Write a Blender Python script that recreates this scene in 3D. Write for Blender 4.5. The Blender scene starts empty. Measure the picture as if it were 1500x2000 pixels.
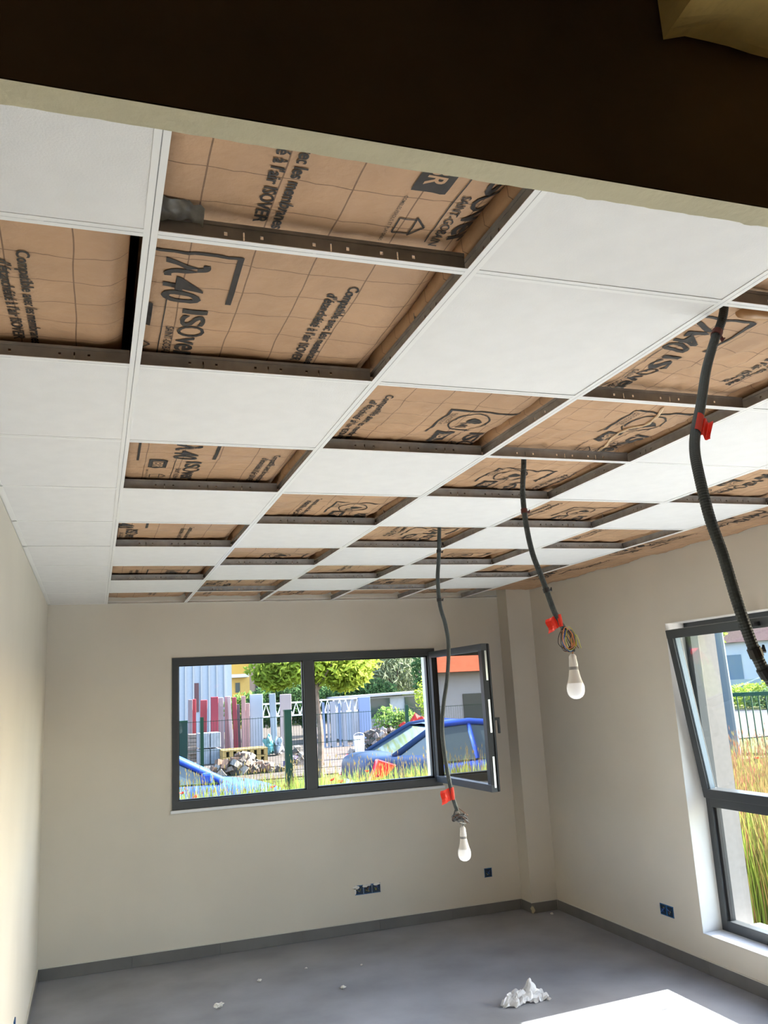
import bpy, bmesh, math, random
from mathutils import Vector, Matrix, noise
random.seed(7)
SC = bpy.context.scene
COL = SC.collection
PI = math.pi
# ------------------------------------------------------------------ camera
H = 2.61                                   # underside of the ceiling grid
XL, XR, YB = -0.418, 3.59, 6.08            # left, right, back wall faces
cam = bpy.data.cameras.new('camera')
cam_o = bpy.data.objects.new('camera', cam); COL.objects.link(cam_o)
R0 = Vector((0.9459577, -0.3197989, -0.0537832)); R1 = Vector((0.0178335, 0.2168983, -0.9760313)); R2 = Vector((0.3237992, 0.9223252, 0.2108798))
m = Matrix((( R0.x, -R1.x, -R2.x, -0.0782), (R0.y, -R1.y, -R2.y, -0.747), (R0.z, -R1.z, -R2.z, 1.822), (0, 0, 0, 1)))
cam_o.matrix_world = m
cam.sensor_fit = 'VERTICAL'; cam.sensor_height = 24.0; cam.lens = 1637.8 * 24.0 / 2000.0
cam.clip_start = 0.02; cam.clip_end = 500
SC.camera = cam_o
# ------------------------------------------------------------------ light and exposure
SUN_EL, SUN_DIR = math.radians(31.5), Vector((-1.0, -0.057, -0.613)).normalized()
w = bpy.data.worlds.new('sky'); SC.world = w; w.use_nodes = True
nt = w.node_tree; bg = nt.nodes['Background']
sky = nt.nodes.new('ShaderNodeTexSky'); sky.sky_type = 'NISHITA'; sky.sun_disc = False
sky.sun_elevation = SUN_EL; sky.sun_rotation = math.radians(90); sky.altitude = 200; sky.air_density = 1.0; sky.dust_density = 2.0
nt.links.new(sky.outputs[0], bg.inputs[0]); bg.inputs[1].default_value = 0.66
sl = bpy.data.lights.new('sun', 'SUN'); sl.energy = 21.0; sl.angle = math.radians(0.6); sl.color = (1.0, 0.95, 0.88)
so = bpy.data.objects.new('sun', sl); COL.objects.link(so); so.rotation_euler = SUN_DIR.to_track_quat('-Z', 'Y').to_euler(); so.location = (20, 5, 20)
vs = SC.view_settings; vs.view_transform = 'Standard'; vs.look = 'None'; vs.gamma = 1.0; vs.use_curve_mapping = False; vs.exposure = 1.35
SC.cycles.max_bounces = 14; SC.cycles.diffuse_bounces = 8; SC.cycles.glossy_bounces = 4; SC.cycles.transparent_max_bounces = 16
SC.cycles.sample_clamp_indirect = 6.0; SC.cycles.caustics_reflective = False; SC.cycles.caustics_refractive = False
SC.cycles.use_denoising = True
# ------------------------------------------------------------------ materials
def srgb(r, g, b):
    f = lambda c: (c / 255 / 12.92) if c / 255 <= 0.04045 else ((c / 255 + 0.055) / 1.055) ** 2.4
    return (f(r), f(g), f(b), 1)
MATS = {}
def mat(name, col, rough=0.6, metal=0.0, var=0.0, scale=8.0, bump=0.0, bscale=60.0, emis=None, spec=0.5, two=None, tscale=3.0, transl=0.0):
    if name in MATS: return MATS[name]
    M = bpy.data.materials.new(name); M.use_nodes = True; MATS[name] = M
    n = M.node_tree.nodes; L = M.node_tree.links; b = n['Principled BSDF']
    col = tuple(col[:3]) + (1,)
    b.inputs['Roughness'].default_value = rough; b.inputs['Metallic'].default_value = metal
    b.inputs['Specular IOR Level'].default_value = spec
    b.inputs['Base Color'].default_value = col
    tc = n.new('ShaderNodeTexCoord')
    nz = n.new('ShaderNodeTexNoise'); nz.inputs['Scale'].default_value = scale; nz.inputs['Detail'].default_value = 6
    L.new(tc.outputs['Object'], nz.inputs['Vector'])
    mx = n.new('ShaderNodeMix'); mx.data_type = 'RGBA'
    c2 = (tuple(two[:3]) + (1,)) if two else tuple(max(0, c * (1 - var)) for c in col[:3]) + (1,)
    c1 = col if two else tuple(min(1, c * (1 + var)) for c in col[:3]) + (1,)
    mx.inputs[6].default_value = c1; mx.inputs[7].default_value = c2
    rp = n.new('ShaderNodeMapRange'); rp.inputs[1].default_value = 0.35; rp.inputs[2].default_value = 0.65
    L.new(nz.outputs['Fac'], rp.inputs[0]); L.new(rp.outputs[0], mx.inputs[0]); L.new(mx.outputs[2], b.inputs['Base Color'])
    if bump:
        n2 = n.new('ShaderNodeTexNoise'); n2.inputs['Scale'].default_value = bscale; n2.inputs['Detail'].default_value = 4
        L.new(tc.outputs['Object'], n2.inputs['Vector'])
        bp = n.new('ShaderNodeBump'); bp.inputs['Strength'].default_value = bump; bp.inputs['Distance'].default_value = 0.01
        L.new(n2.outputs['Fac'], bp.inputs['Height']); L.new(bp.outputs[0], b.inputs['Normal'])
    if emis:
        b.inputs['Emission Color'].default_value = col; b.inputs['Emission Strength'].default_value = emis
    if transl:
        out = n['Material Output']; t = n.new('ShaderNodeBsdfTranslucent'); L.new(mx.outputs[2], t.inputs[0])
        ms = n.new('ShaderNodeMixShader'); ms.inputs[0].default_value = transl
        L.new(b.outputs[0], ms.inputs[1]); L.new(t.outputs[0], ms.inputs[2]); L.new(ms.outputs[0], out.inputs[0])
    return M
def glass_mat(name, tint, refl_min, rcol=(0.95, 0.97, 1.0)):
    M = bpy.data.materials.new(name); M.use_nodes = True; MATS[name] = M
    n = M.node_tree.nodes; L = M.node_tree.links; n.remove(n['Principled BSDF']); out = n['Material Output']
    t = n.new('ShaderNodeBsdfTransparent'); t.inputs[0].default_value = tuple(tint) + (1,)
    g = n.new('ShaderNodeBsdfGlossy'); g.inputs['Roughness'].default_value = 0.0; g.inputs[0].default_value = tuple(rcol) + (1,)
    lw = n.new('ShaderNodeLayerWeight'); lw.inputs[0].default_value = 0.5
    fr = n.new('ShaderNodeMath'); fr.operation = 'POWER'; fr.inputs[1].default_value = 5.0; L.new(lw.outputs['Facing'], fr.inputs[0])
    mr = n.new('ShaderNodeMapRange'); mr.inputs[3].default_value = refl_min
    L.new(fr.outputs[0], mr.inputs[0])
    mx = n.new('ShaderNodeMixShader'); L.new(mr.outputs[0], mx.inputs[0]); L.new(t.outputs[0], mx.inputs[1]); L.new(g.outputs[0], mx.inputs[2]); L.new(mx.outputs[0], out.inputs[0])
    return M
PAINT = mat('beige_wall_paint', (0.64, 0.595, 0.52), 0.75, var=0.03, scale=1.5, bump=0.05, bscale=180)
SOFFIT = mat('soffit_paint', (0.60, 0.55, 0.38), 0.8, var=0.06, scale=6, bump=0.15, bscale=90)
RAW = mat('raw_board_shaded', (0.115, 0.068, 0.033), 0.9, var=0.25, scale=5)  # near face is unlit; its shade is put into this dark brown
RAWD = mat('raw_grey_brown_concrete', (0.44, 0.38, 0.31), 0.9, var=0.25, scale=3)
SLAB = mat('void_slab', (0.16, 0.13, 0.10), 0.9, var=0.2, scale=3)
TILE = mat('mineral_ceiling_tile', (0.80, 0.795, 0.79), 0.85, var=0.018, scale=14, bump=0.12, bscale=260)
BARW = mat('white_grid_flange', (0.86, 0.86, 0.85), 0.4)
GALV = mat('galvanised_web', (0.30, 0.30, 0.305), 0.5, metal=0.15, var=0.15, scale=20)
FLOOR = mat('grey_screed', (0.315, 0.325, 0.36), 0.36, two=(0.205, 0.212, 0.235), scale=1.9, bump=0.03, bscale=40)
PLINTH = mat('grey_plinth', (0.15, 0.147, 0.143), 0.5, var=0.1, scale=5)
CAULK = mat('pale_caulk', (0.62, 0.60, 0.54), 0.6)
ANTH = mat('anthracite_aluminium', (0.045, 0.050, 0.056), 0.38, var=0.05)
ANTHD = mat('black_gasket', (0.012, 0.012, 0.013), 0.5)
SILLM = mat('pale_sill', (0.74, 0.76, 0.80), 0.35)
STEEL = mat('steel_fitting', (0.55, 0.55, 0.55), 0.3, metal=0.9)
REVEALW = mat('white_reveal_paint', (0.72, 0.71, 0.68), 0.7, var=0.02)
RENDER = mat('beige_render', (0.27, 0.24, 0.215), 0.9, var=0.05, scale=30)
GLASS = glass_mat('window_glass', (0.93, 0.96, 0.95), 0.03)
GLASSR = glass_mat('coated_sash_glass', (0.55, 0.56, 0.56), 0.40, (1.0, 0.93, 0.84))
CONDUIT = mat('grey_corrugated_conduit', (0.030, 0.040, 0.042), 0.42, var=0.1)
TAPE = mat('red_tape', (0.80, 0.035, 0.012), 0.5, var=0.1, transl=0.25)
BULB = mat('bulb_globe', (0.90, 0.90, 0.92), 0.25, emis=0.10)
BULBN = mat('bulb_housing', (0.72, 0.70, 0.68), 0.4)
BULBB = mat('grey_lamp_band', (0.22, 0.21, 0.20), 0.5)
WIRES = [mat('wire_black', (0.012, 0.012, 0.015), .45), mat('wire_brown', (0.16, 0.06, 0.02), .45), mat('wire_yellow_green', (0.42, 0.40, 0.04), .45), mat('wire_blue', (0.05, 0.12, 0.40), .45), mat('wire_orange', (0.65, 0.25, 0.10), .45), mat('wire_grey', (0.10, 0.11, 0.12), .45)]
BOXB = mat('blue_flush_box', (0.012, 0.10, 0.26), 0.5, var=0.3, scale=40)
BOXD = mat('dark_box_inside', (0.006, 0.022, 0.05), 0.6)
PLASTER = mat('white_plaster', (0.72, 0.70, 0.66), 0.8, var=0.08)
WOOL = mat('yellow_glass_wool', (0.78, 0.56, 0.19), 0.95, var=0.22, scale=9, bump=0.9, bscale=22)
INK = mat('black_print_ink', (0.030, 0.024, 0.020), 0.6, var=0.15, scale=60)
INKB = mat('brown_print_ink', (0.075, 0.040, 0.022), 0.6)
SCRAP = mat('white_crumpled_plastic', (0.78, 0.78, 0.79), 0.5, transl=0.2)
TEAR = mat('torn_paper_edge', (0.70, 0.52, 0.34), 0.9)
FLAPM = mat('grey_membrane', (0.15, 0.14, 0.12), 0.35, var=0.3, scale=40)
def kraft():
    M = mat('brown_kraft', (0.50, 0.310, 0.180), 0.55, var=0.09, scale=5, bump=0.55, bscale=22)
    n = M.node_tree.nodes; L = M.node_tree.links; b = n['Principled BSDF']
    src = b.inputs['Base Color'].links[0].from_socket
    uv = n.new('ShaderNodeUVMap'); sp = n.new('ShaderNodeSeparateXYZ')
    wob = n.new('ShaderNodeTexNoise'); wob.inputs['Scale'].default_value = 3.0
    ad = n.new('ShaderNodeVectorMath'); ad.operation = 'MULTIPLY_ADD'; ad.inputs[1].default_value = (0.02, 0.02, 0)
    L.new(uv.outputs[0], wob.inputs['Vector']); L.new(wob.outputs['Color'], ad.inputs[0]); L.new(uv.outputs[0], ad.inputs[2]); L.new(ad.outputs[0], sp.inputs[0])
    def line(sock, period, width):
        a = n.new('ShaderNodeMath'); a.operation = 'PINGPONG'; a.inputs[1].default_value = period / 2; L.new(sock, a.inputs[0])
        c = n.new('ShaderNodeMath'); c.operation = 'LESS_THAN'; c.inputs[1].default_value = width / 2; L.new(a.outputs[0], c.inputs[0]); return c.outputs[0]
    l1 = line(sp.outputs[0], 0.12, 0.0028); l2 = line(sp.outputs[1], 0.10, 0.0022)
    mxm = n.new('ShaderNodeMath'); mxm.operation = 'MAXIMUM'; L.new(l1, mxm.inputs[0]); L.new(l2, mxm.inputs[1])
    mu = n.new('ShaderNodeMath'); mu.operation = 'MULTIPLY'; mu.inputs[1].default_value = 0.72; L.new(mxm.outputs[0], mu.inputs[0])
    mx = n.new('ShaderNodeMix'); mx.data_type = 'RGBA'; mx.inputs[7].default_value = (0.10, 0.045, 0.022, 1)
    L.new(mu.outputs[0], mx.inputs[0]); L.new(src, mx.inputs[6]); L.new(mx.outputs[2], b.inputs['Base Color'])
    return M
KRAFT = kraft()
# ------------------------------------------------------------------ helpers
class MB:
    def __init__(s): s.v = []; s.f = []; s.mi = []
    def add(s, vs, fs, mi=0):
        o = len(s.v); s.v += [tuple(v) for v in vs]; s.f += [tuple(i + o for i in f) for f in fs]; s.mi += [mi] * len(fs); return s
    def box(s, x0, x1, y0, y1, z0, z1, mi=0, M=None):
        vs = [(x, y, z) for x in (x0, x1) for y in (y0, y1) for z in (z0, z1)]
        if M is not None: vs = [M @ Vector(v) for v in vs]
        return s.add(vs, [(0, 1, 3, 2), (4, 6, 7, 5), (0, 4, 5, 1), (2, 3, 7, 6), (0, 2, 6, 4), (1, 5, 7, 3)], mi)
    def tube(s, pts, r, n=8, mi=0, cap=True):
        pts = [Vector(p) for p in pts]; rs = r if isinstance(r, (list, tuple)) else [r] * len(pts)
        ref = Vector((0.31, 0.87, 0.38)); rings = []; o = len(s.v)
        for i, p in enumerate(pts):
            t = (pts[min(i + 1, len(pts) - 1)] - pts[max(i - 1, 0)]).normalized()
            a = ref - t * ref.dot(t)
            if a.length < 1e-3: a = Vector((1, 0, 0)) - t * t.x
            a.normalize(); ref = a; bb = t.cross(a)
            for k in range(n):
                th = 2 * PI * k / n; s.v.append(tuple(p + (a * math.cos(th) + bb * math.sin(th)) * rs[i]))
        for i in range(len(pts) - 1):
            for k in range(n):
                s.f.append((o + i * n + k, o + i * n + (k + 1) % n, o + (i + 1) * n + (k + 1) % n, o + (i + 1) * n + k)); s.mi.append(mi)
        if cap:
            s.f.append(tuple(o + k for k in reversed(range(n)))); s.f.append(tuple(o + (len(pts) - 1) * n + k for k in range(n))); s.mi += [mi, mi]
        return s
    def lathe(s, prof, n=20, c=(0, 0, 0), mi=0, M=None):
        o = len(s.v)
        for r, z in prof:
            for k in range(n):
                th = 2 * PI * k / n; v = Vector((c[0] + r * math.cos(th), c[1] + r * math.sin(th), c[2] + z)); s.v.append(tuple(M @ v if M is not None else v))
        for i in range(len(prof) - 1):
            for k in range(n):
                s.f.append((o + i * n + k, o + i * n + (k + 1) % n, o + (i + 1) * n + (k + 1) % n, o + (i + 1) * n + k)); s.mi.append(mi)
        return s
    def prism(s, poly, y0, y1, mi=0, axis='y'):       # outline in (a, z), extruded along the axis
        n = len(poly); P = (lambda a, z, y: (a, y, z)) if axis == 'y' else (lambda a, z, y: (y, a, z))
        vs = [P(a, z, y0) for a, z in poly] + [P(a, z, y1) for a, z in poly]
        fs = [tuple(range(n)), tuple(reversed(range(n, 2 * n)))] + [(i, i + n, (i + 1) % n + n, (i + 1) % n) for i in range(n)]
        return s.add(vs, fs, mi)
    def mesh(s, name, mats, smooth=False):
        me = bpy.data.meshes.new(name); me.from_pydata(s.v, [], s.f)
        for x in (mats if isinstance(mats, (list, tuple)) else [mats]): me.materials.append(x)
        me.polygons.foreach_set('material_index', s.mi)
        if smooth: me.polygons.foreach_set('use_smooth', [True] * len(s.f))
        me.update(); bm = bmesh.new(); bm.from_mesh(me); bmesh.ops.recalc_face_normals(bm, faces=bm.faces); bm.to_mesh(me); bm.free()
        return me
    def build(s, name, mats, parent=None, smooth=False, bevel=0, origin=None):
        if origin is not None:
            ox = Vector(origin); s.v = [tuple(Vector(v) - ox) for v in s.v]
        o = link(name, s.mesh(name, mats, smooth), parent)
        if origin is not None: o.location = origin
        if bevel:
            b = o.modifiers.new('bevel', 'BEVEL'); b.width = bevel; b.segments = 2; b.limit_method = 'ANGLE'
        return o
def link(name, me, parent=None, loc=None):
    o = bpy.data.objects.new(name, me); COL.objects.link(o)
    if parent is not None: o.parent = parent
    if loc is not None: o.location = loc
    return o
def tag(o, label=None, cat=None, group=None, kind=None):
    if label: o['label'] = label
    if cat: o['category'] = cat
    if group: o['group'] = group
    if kind: o['kind'] = kind
    return o
def thing(name, label, cat, loc=(0, 0, 0), rz=0, group=None):
    o = bpy.data.objects.new(name, None); COL.objects.link(o); o.location = loc; o.rotation_euler = (0, 0, rz); o.empty_display_size = 0.1
    return tag(o, label, cat, group)
def struct(name, mb, mats, label=None, **k):
    return tag(mb.build(name, mats, **k), label, None, None, 'structure')
def copy_tree(o, parent=None):
    c = o.copy(); COL.objects.link(c); c.parent = parent
    for ch in list(o.children): copy_tree(ch, c)
    return c
def spline(P, n=8):
    P = [Vector(p) for p in P]; Q = [P[0] * 2 - P[1]] + P + [P[-1] * 2 - P[-2]]; out = []
    for i in range(1, len(Q) - 2):
        a, b, c, d = Q[i - 1:i + 3]
        for k in range(n):
            t = k / n; out.append(0.5 * ((2 * b) + (c - a) * t + (2 * a - 5 * b + 4 * c - d) * t * t + (3 * b - a - 3 * c + d) * t ** 3))
    return out + [P[-1]]
def wall_y(y0, y1, x0, x1, z0, z1, holes, mb=None):   # wall slab facing -Y / +Y, rectangular holes (x0,x1,z0,z1)
    mb = mb or MB(); xs = sorted({x0, x1} | {h[0] for h in holes} | {h[1] for h in holes}); zs = sorted({z0, z1} | {h[2] for h in holes} | {h[3] for h in holes})
    return _wall(mb, xs, zs, holes, lambda a, b, z, t: (a, b, y0, y1, z, t))
def wall_x(x0, x1, y0, y1, z0, z1, holes, mb=None):
    mb = mb or MB(); ys = sorted({y0, y1} | {h[0] for h in holes} | {h[1] for h in holes}); zs = sorted({z0, z1} | {h[2] for h in holes} | {h[3] for h in holes})
    return _wall(mb, ys, zs, holes, lambda a, b, z, t: (x0, x1, a, b, z, t))
def _wall(mb, us, zs, holes, f):
    for a, b in zip(us, us[1:]):
        run = None
        for z, t in zip(zs, zs[1:]):
            cu, cz = (a + b) / 2, (z + t) / 2
            if any(h[0] < cu < h[1] and h[2] < cz < h[3] for h in holes):
                if run: mb.box(*f(a, b, *run)); run = None
            else: run = (run[0], t) if run else (z, t)
        if run: mb.box(*f(a, b, *run))
    return mb
# ------------------------------------------------------------------ room shell
ZT = 3.05
WIN1 = (0.497, 2.705, 1.045, 2.178)
W2Y, W3Y = (2.30, 4.07), (0.00, 2.05)
WZ = (0.233, 2.182)
XO = 3.985                                               # outer face of the right wall
struct('floor', MB().box(XL - 0.2, XO, -2.6, 6.4, -0.15, 0.0), FLOOR, 'grey smooth screed floor of the empty room')
struct('wall_back', wall_y(YB, YB + 0.32, XL - 0.2, XO, 0, ZT, [WIN1]), PAINT, 'beige painted wall holding the wide strip window')
struct('wall_left', MB().box(XL - 0.2, XL, -0.296, YB, 0, ZT), PAINT, 'beige painted plain wall with no opening')
struct('wall_right', wall_x(XR, XO, -2.6, YB, 0, ZT, [W2Y + WZ, W3Y + WZ]), [PAINT], 'beige painted wall holding the tall window')
struct('wall_corner', MB().box(3.352, XR, 5.90, YB, 0, ZT), PAINT, 'boxed-in beige column in the room corner')
# partition board over the doorway the camera looks through, with its rough lower edge
DX1 = 0.95
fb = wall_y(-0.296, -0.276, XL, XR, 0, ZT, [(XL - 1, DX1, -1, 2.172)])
struct('wall_front', fb, [RAW], 'raw partition over the doorway in the foreground, shade put into its brown')
so_ = MB(); xs = [XL + 0.001 + i * 0.006 for i in range(int((DX1 - XL) / 0.006))]
vsx = []
for x in xs:
    r = 0.0012 * noise.noise(Vector((x * 30, 0, 3))) + 0.0012 * noise.noise(Vector((x * 90, 2, 3))) + (0.0022 * max(0, noise.noise(Vector((x * 55, 9, 1)))) if x > 0.24 else 0)
    vsx += [(x, -0.2965, 2.1705), (x, -0.2745 + r, 2.1705), (x, -0.2735 + r, 2.176), (x, -0.2735, 2.30)]
so_.add(vsx, [(i * 4 + k, i * 4 + k + 1, i * 4 + k + 5, i * 4 + k + 4) for i in range(len(xs) - 1) for k in range(3)])
struct('trim_1', so_, [SOFFIT], 'pale painted underside of the doorway head in the foreground')
struct('wall_passage_left', MB().box(XL - 0.2, XL, -2.6, -0.297, 0, ZT), RAWD); struct('wall_passage_right', MB().box(1.7, 1.8, -2.6, -0.297, 0, ZT), RAWD)
struct('wall_passage_back', MB().box(XL - 0.2, XR, -2.75, -2.6, 0, ZT), RAWD); struct('floor_passage', MB().box(XL, 1.7, -2.6, -0.35, 0.0, 0.004), RAWD)
struct('ceiling_passage', MB().box(XL - 0.2, XO, -2.75, -0.28, ZT, ZT + 0.2), RAWD)
# baseboards
def base(name, x0, x1, y0, y1, gap_axis, n, label):
    e = thing(name, label, None); e['kind'] = 'structure'
    for i in range(n):
        a, b = i / n, (i + 1) / n; g = 0.0003
        if gap_axis == 'x': MB().box(x0 + (x1 - x0) * a + g, x0 + (x1 - x0) * b - g, y0, y1, 0, 0.078).build('plinth_tile', PLINTH, e, bevel=0.0015)
        else: MB().box(x0, x1, y0 + (y1 - y0) * a + g, y0 + (y1 - y0) * b - g, 0, 0.078).build('plinth_tile', PLINTH, e, bevel=0.0015)
    mb = MB()
    if gap_axis == 'x': mb.box(x0, x1, y1 - 0.008, y1, 0.078, 0.083)
    elif x0 < 0: mb.box(x0, x1 + 0.001, y0, y1, 0.0775, 0.084)
    else: mb.box(x1 - 0.008, x1, y0, y1, 0.078, 0.083)
    mb.build('caulk_line', CAULK, e)
base('baseboard_back', XL + 0.01, 3.342, YB - 0.010, YB, 'x', 6, 'grey tiled plinth along the wall with the strip window')
base('baseboard_left', XL, XL + 0.010, -0.27, YB - 0.01, 'y', 10, 'grey tiled plinth along the plain left wall')
base('baseboard_right', XR - 0.010, XR, -0.27, 5.89, 'y', 10, 'grey tiled plinth along the wall with the tall window')
base('baseboard_corner_1', 3.342, XR - 0.01, 5.89, 5.90, 'x', 1, 'grey plinth on the front of the boxed column')
base('baseboard_corner_2', 3.342, 3.352, 5.90, YB - 0.01, 'y', 1, 'grey plinth on the side of the boxed column')
# ------------------------------------------------------------------ suspended ceiling
ceil = struct('ceiling', MB().box(XL - 0.2, XO, -0.28, YB + 0.3, ZT, ZT + 0.2), SLAB, 'white lay-in tile ceiling with half of its tiles missing')
LX = [i * 0.6 for i in range(6)]                        # main runners
RY = [j * 0.6 for j in range(0, 10)]                    # cross tees
def web(mb, L, groups):                                  # vertical web along local X with punched holes and slots
    holes = []
    for g in groups:
        holes += [(g - 0.035, g - 0.029, 0.014, 0.021), (g - 0.0015, g + 0.0015, 0.008, 0.024), (g + 0.029, g + 0.035, 0.014, 0.021)]
    wall_y(-0.0008, 0.0008, -L / 2, L / 2, 0.0, 0.038, holes, mb)
    k = len(mb.f)
def tee_mesh(L, groups):
    mb = MB(); web(mb, L, groups); mb.box(-L / 2, L / 2, -0.003, 0.003, 0.031, 0.038, 0)
    mb.box(-L / 2, L / 2, -0.012, 0.012, 0.0, 0.0012, 1); return mb.mesh('cross_tee', [GALV, BARW])
ct = tee_mesh(0.5755, [-0.14, 0.02, 0.15]); ct_s = tee_mesh(0.405, [-0.09, 0.08])
for j, y in enumerate(RY):
    link('cross_tee', ct_s, ceil, (XL + 0.2035, y, H))
    for i in range(5): link('cross_tee', ct, ceil, (LX[i] + 0.3, y, H))
mr = MB(); gs = [-2.7 + 0.3 * k for k in range(19)]
web(mr, 6.33, gs); mr.box(-3.165, 3.165, -0.003, 0.003, 0.030, 0.038, 0); mr.box(-3.165, 3.165, -0.012, 0.012, 0.0, 0.0012, 1)
mrm = mr.mesh('main_runner', [GALV, BARW])
for x in LX:
    o = link('main_runner', mrm, ceil, (x, 2.905, H)); o.rotation_euler = (0, 0, PI / 2)
    for k in range(3):
        MB().tube([(x, 0.9 + 2 * k, H + 0.036), (x, 0.9 + 2 * k, ZT)], 0.002, 5).build('hanger_wire', STEEL, ceil)
MB().box(XL, XL + 0.022, -0.27, YB, H, H + 0.0012).box(XL, XL + 0.0012, -0.27, YB, H, H + 0.022).build('wall_angle', BARW, ceil)
MB().box(XL, 3.352, YB - 0.020, YB, H, H + 0.0012).box(XL, 3.352, YB - 0.0012, YB, H, H + 0.022).build('wall_angle', BARW, ceil)
OPEN = {0: {1}, 1: {0, 1, 3, 5, 7, 9}, 2: {2, 4, 6, 8, 9}, 3: {0, 1, 2, 3, 5, 7, 9}, 4: {4, 6, 8, 9}, 5: {3, 5, 7, 9}}
def tile_mesh(a, b):
    mb = MB(); r = 0.0012; z = 0.0007; Z = 0.016
    P = [(-a, -b, z), (a, -b, z), (a, b, z), (-a, b, z)]; Q = [(-a + r, -b + r, 0), (a - r, -b + r, 0), (a - r, b - r, 0), (-a + r, b - r, 0)]; T = [(-a, -b, Z), (a, -b, Z), (a, b, Z), (-a, b, Z)]
    mb.add(Q + P + T, [(3, 2, 1, 0)] + [(k, (k + 1) % 4, 4 + (k + 1) % 4, 4 + k) for k in range(4)] + [(4 + k, 4 + (k + 1) % 4, 8 + (k + 1) % 4, 8 + k) for k in range(4)] + [(8, 9, 10, 11)])
    return mb.mesh('ceiling_tile', TILE)
tm, tms = tile_mesh(0.2965, 0.2965), tile_mesh(0.2035, 0.2965)
tml = tile_mesh(0.2965, 0.332); tmsl = tile_mesh(0.2035, 0.332)
for c in range(6):
    for j in range(-1, 10):
        if j in OPEN[c] : continue
        if j == -1:
            if c == 0: continue
            MB().box(-0.29, 0.29, -0.12, 0.12, 0, 0.015).build('ceiling_tile', TILE, ceil).location = (LX[c] - 0.3, -0.135, H + 0.002); continue
        last = j == 9
        me = (tmsl if last else tms) if c == 0 else (tml if last else tm)
        o = link('ceiling_tile', me, ceil, (XL + 0.2085 if c == 0 else LX[c] - 0.3, RY[j] + (0.3 if not last else 0.3375), H + 0.0013 + 0.0009 * random.random()))
        o.rotation_euler = ((random.random() - .5) * 0.003, (random.random() - .5) * 0.003, 0)
# ------------------------------------------------------------------ insulation rolls above the grid, with their print
ZP = H + 0.051
COLS = [(XL + 0.01, -0.030), (0.000, 0.589), (0.599, 1.189), (1.199, 1.789), (1.799, 2.389), (2.399, 2.985), (2.995, 3.575)]
def hz(c, x, y):
    x0, x1 = COLS[c]
    k = 0.6 + 0.5 * (c in (2, 3, 5, 6)) + 0.25 * (c == 3)
    s = 40.0 * c
    h = 0.006 * noise.noise(Vector((x * 4 + s, y * 3, 0))) + k * 0.0032 * noise.noise(Vector((x * 16 + y * 5 + s, y * 7 - x * 6, 5))) + k * 0.0016 * noise.noise(Vector((x * 38 + s, y * 18, 9)))
    cr = noise.noise(Vector((x * 9 + y * 4 + s, y * 3 - x * 5, 2))); h -= k * 0.010 * max(0, 0.22 - abs(cr)) * 2
    cr = noise.noise(Vector((x * 7 - y * 9 + s, y * 11 + x * 3, 7))); h -= k * 0.007 * max(0, 0.12 - abs(cr)) * 2
    e = min(x - x0, (x1 - x) * 1.0)
    if c < 6 and x1 - x < 0.05: h += 0.024 * (1 - (x1 - x) / 0.05) ** 2
    if x - x0 < 0.02: h += 0.008 * (1 - (x - x0) / 0.02)
    h += 0.004 * math.cos((y % 0.6) / 0.6 * 2 * PI)            # sags between the tees
    return ZP + h - 0.004
TXT = {}
def text_mesh(t, offset=0.0, shear=0.0):
    k = (t, offset, shear)
    if k not in TXT:
        cu = bpy.data.curves.new('lettering', 'FONT'); cu.body = t; cu.size = 1; cu.offset = offset; cu.shear = shear; cu.resolution_u = 3
        o = bpy.data.objects.new('lettering', cu); COL.objects.link(o); bpy.context.view_layer.update()
        me = bpy.data.meshes.new_from_object(o.evaluated_get(bpy.context.evaluated_depsgraph_get()))
        bpy.data.objects.remove(o); xs = [v.co.x for v in me.vertices]; ys = [v.co.y for v in me.vertices]
        TXT[k] = (me, min(xs), max(xs), min(ys), max(ys))
    return TXT[k]
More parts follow.
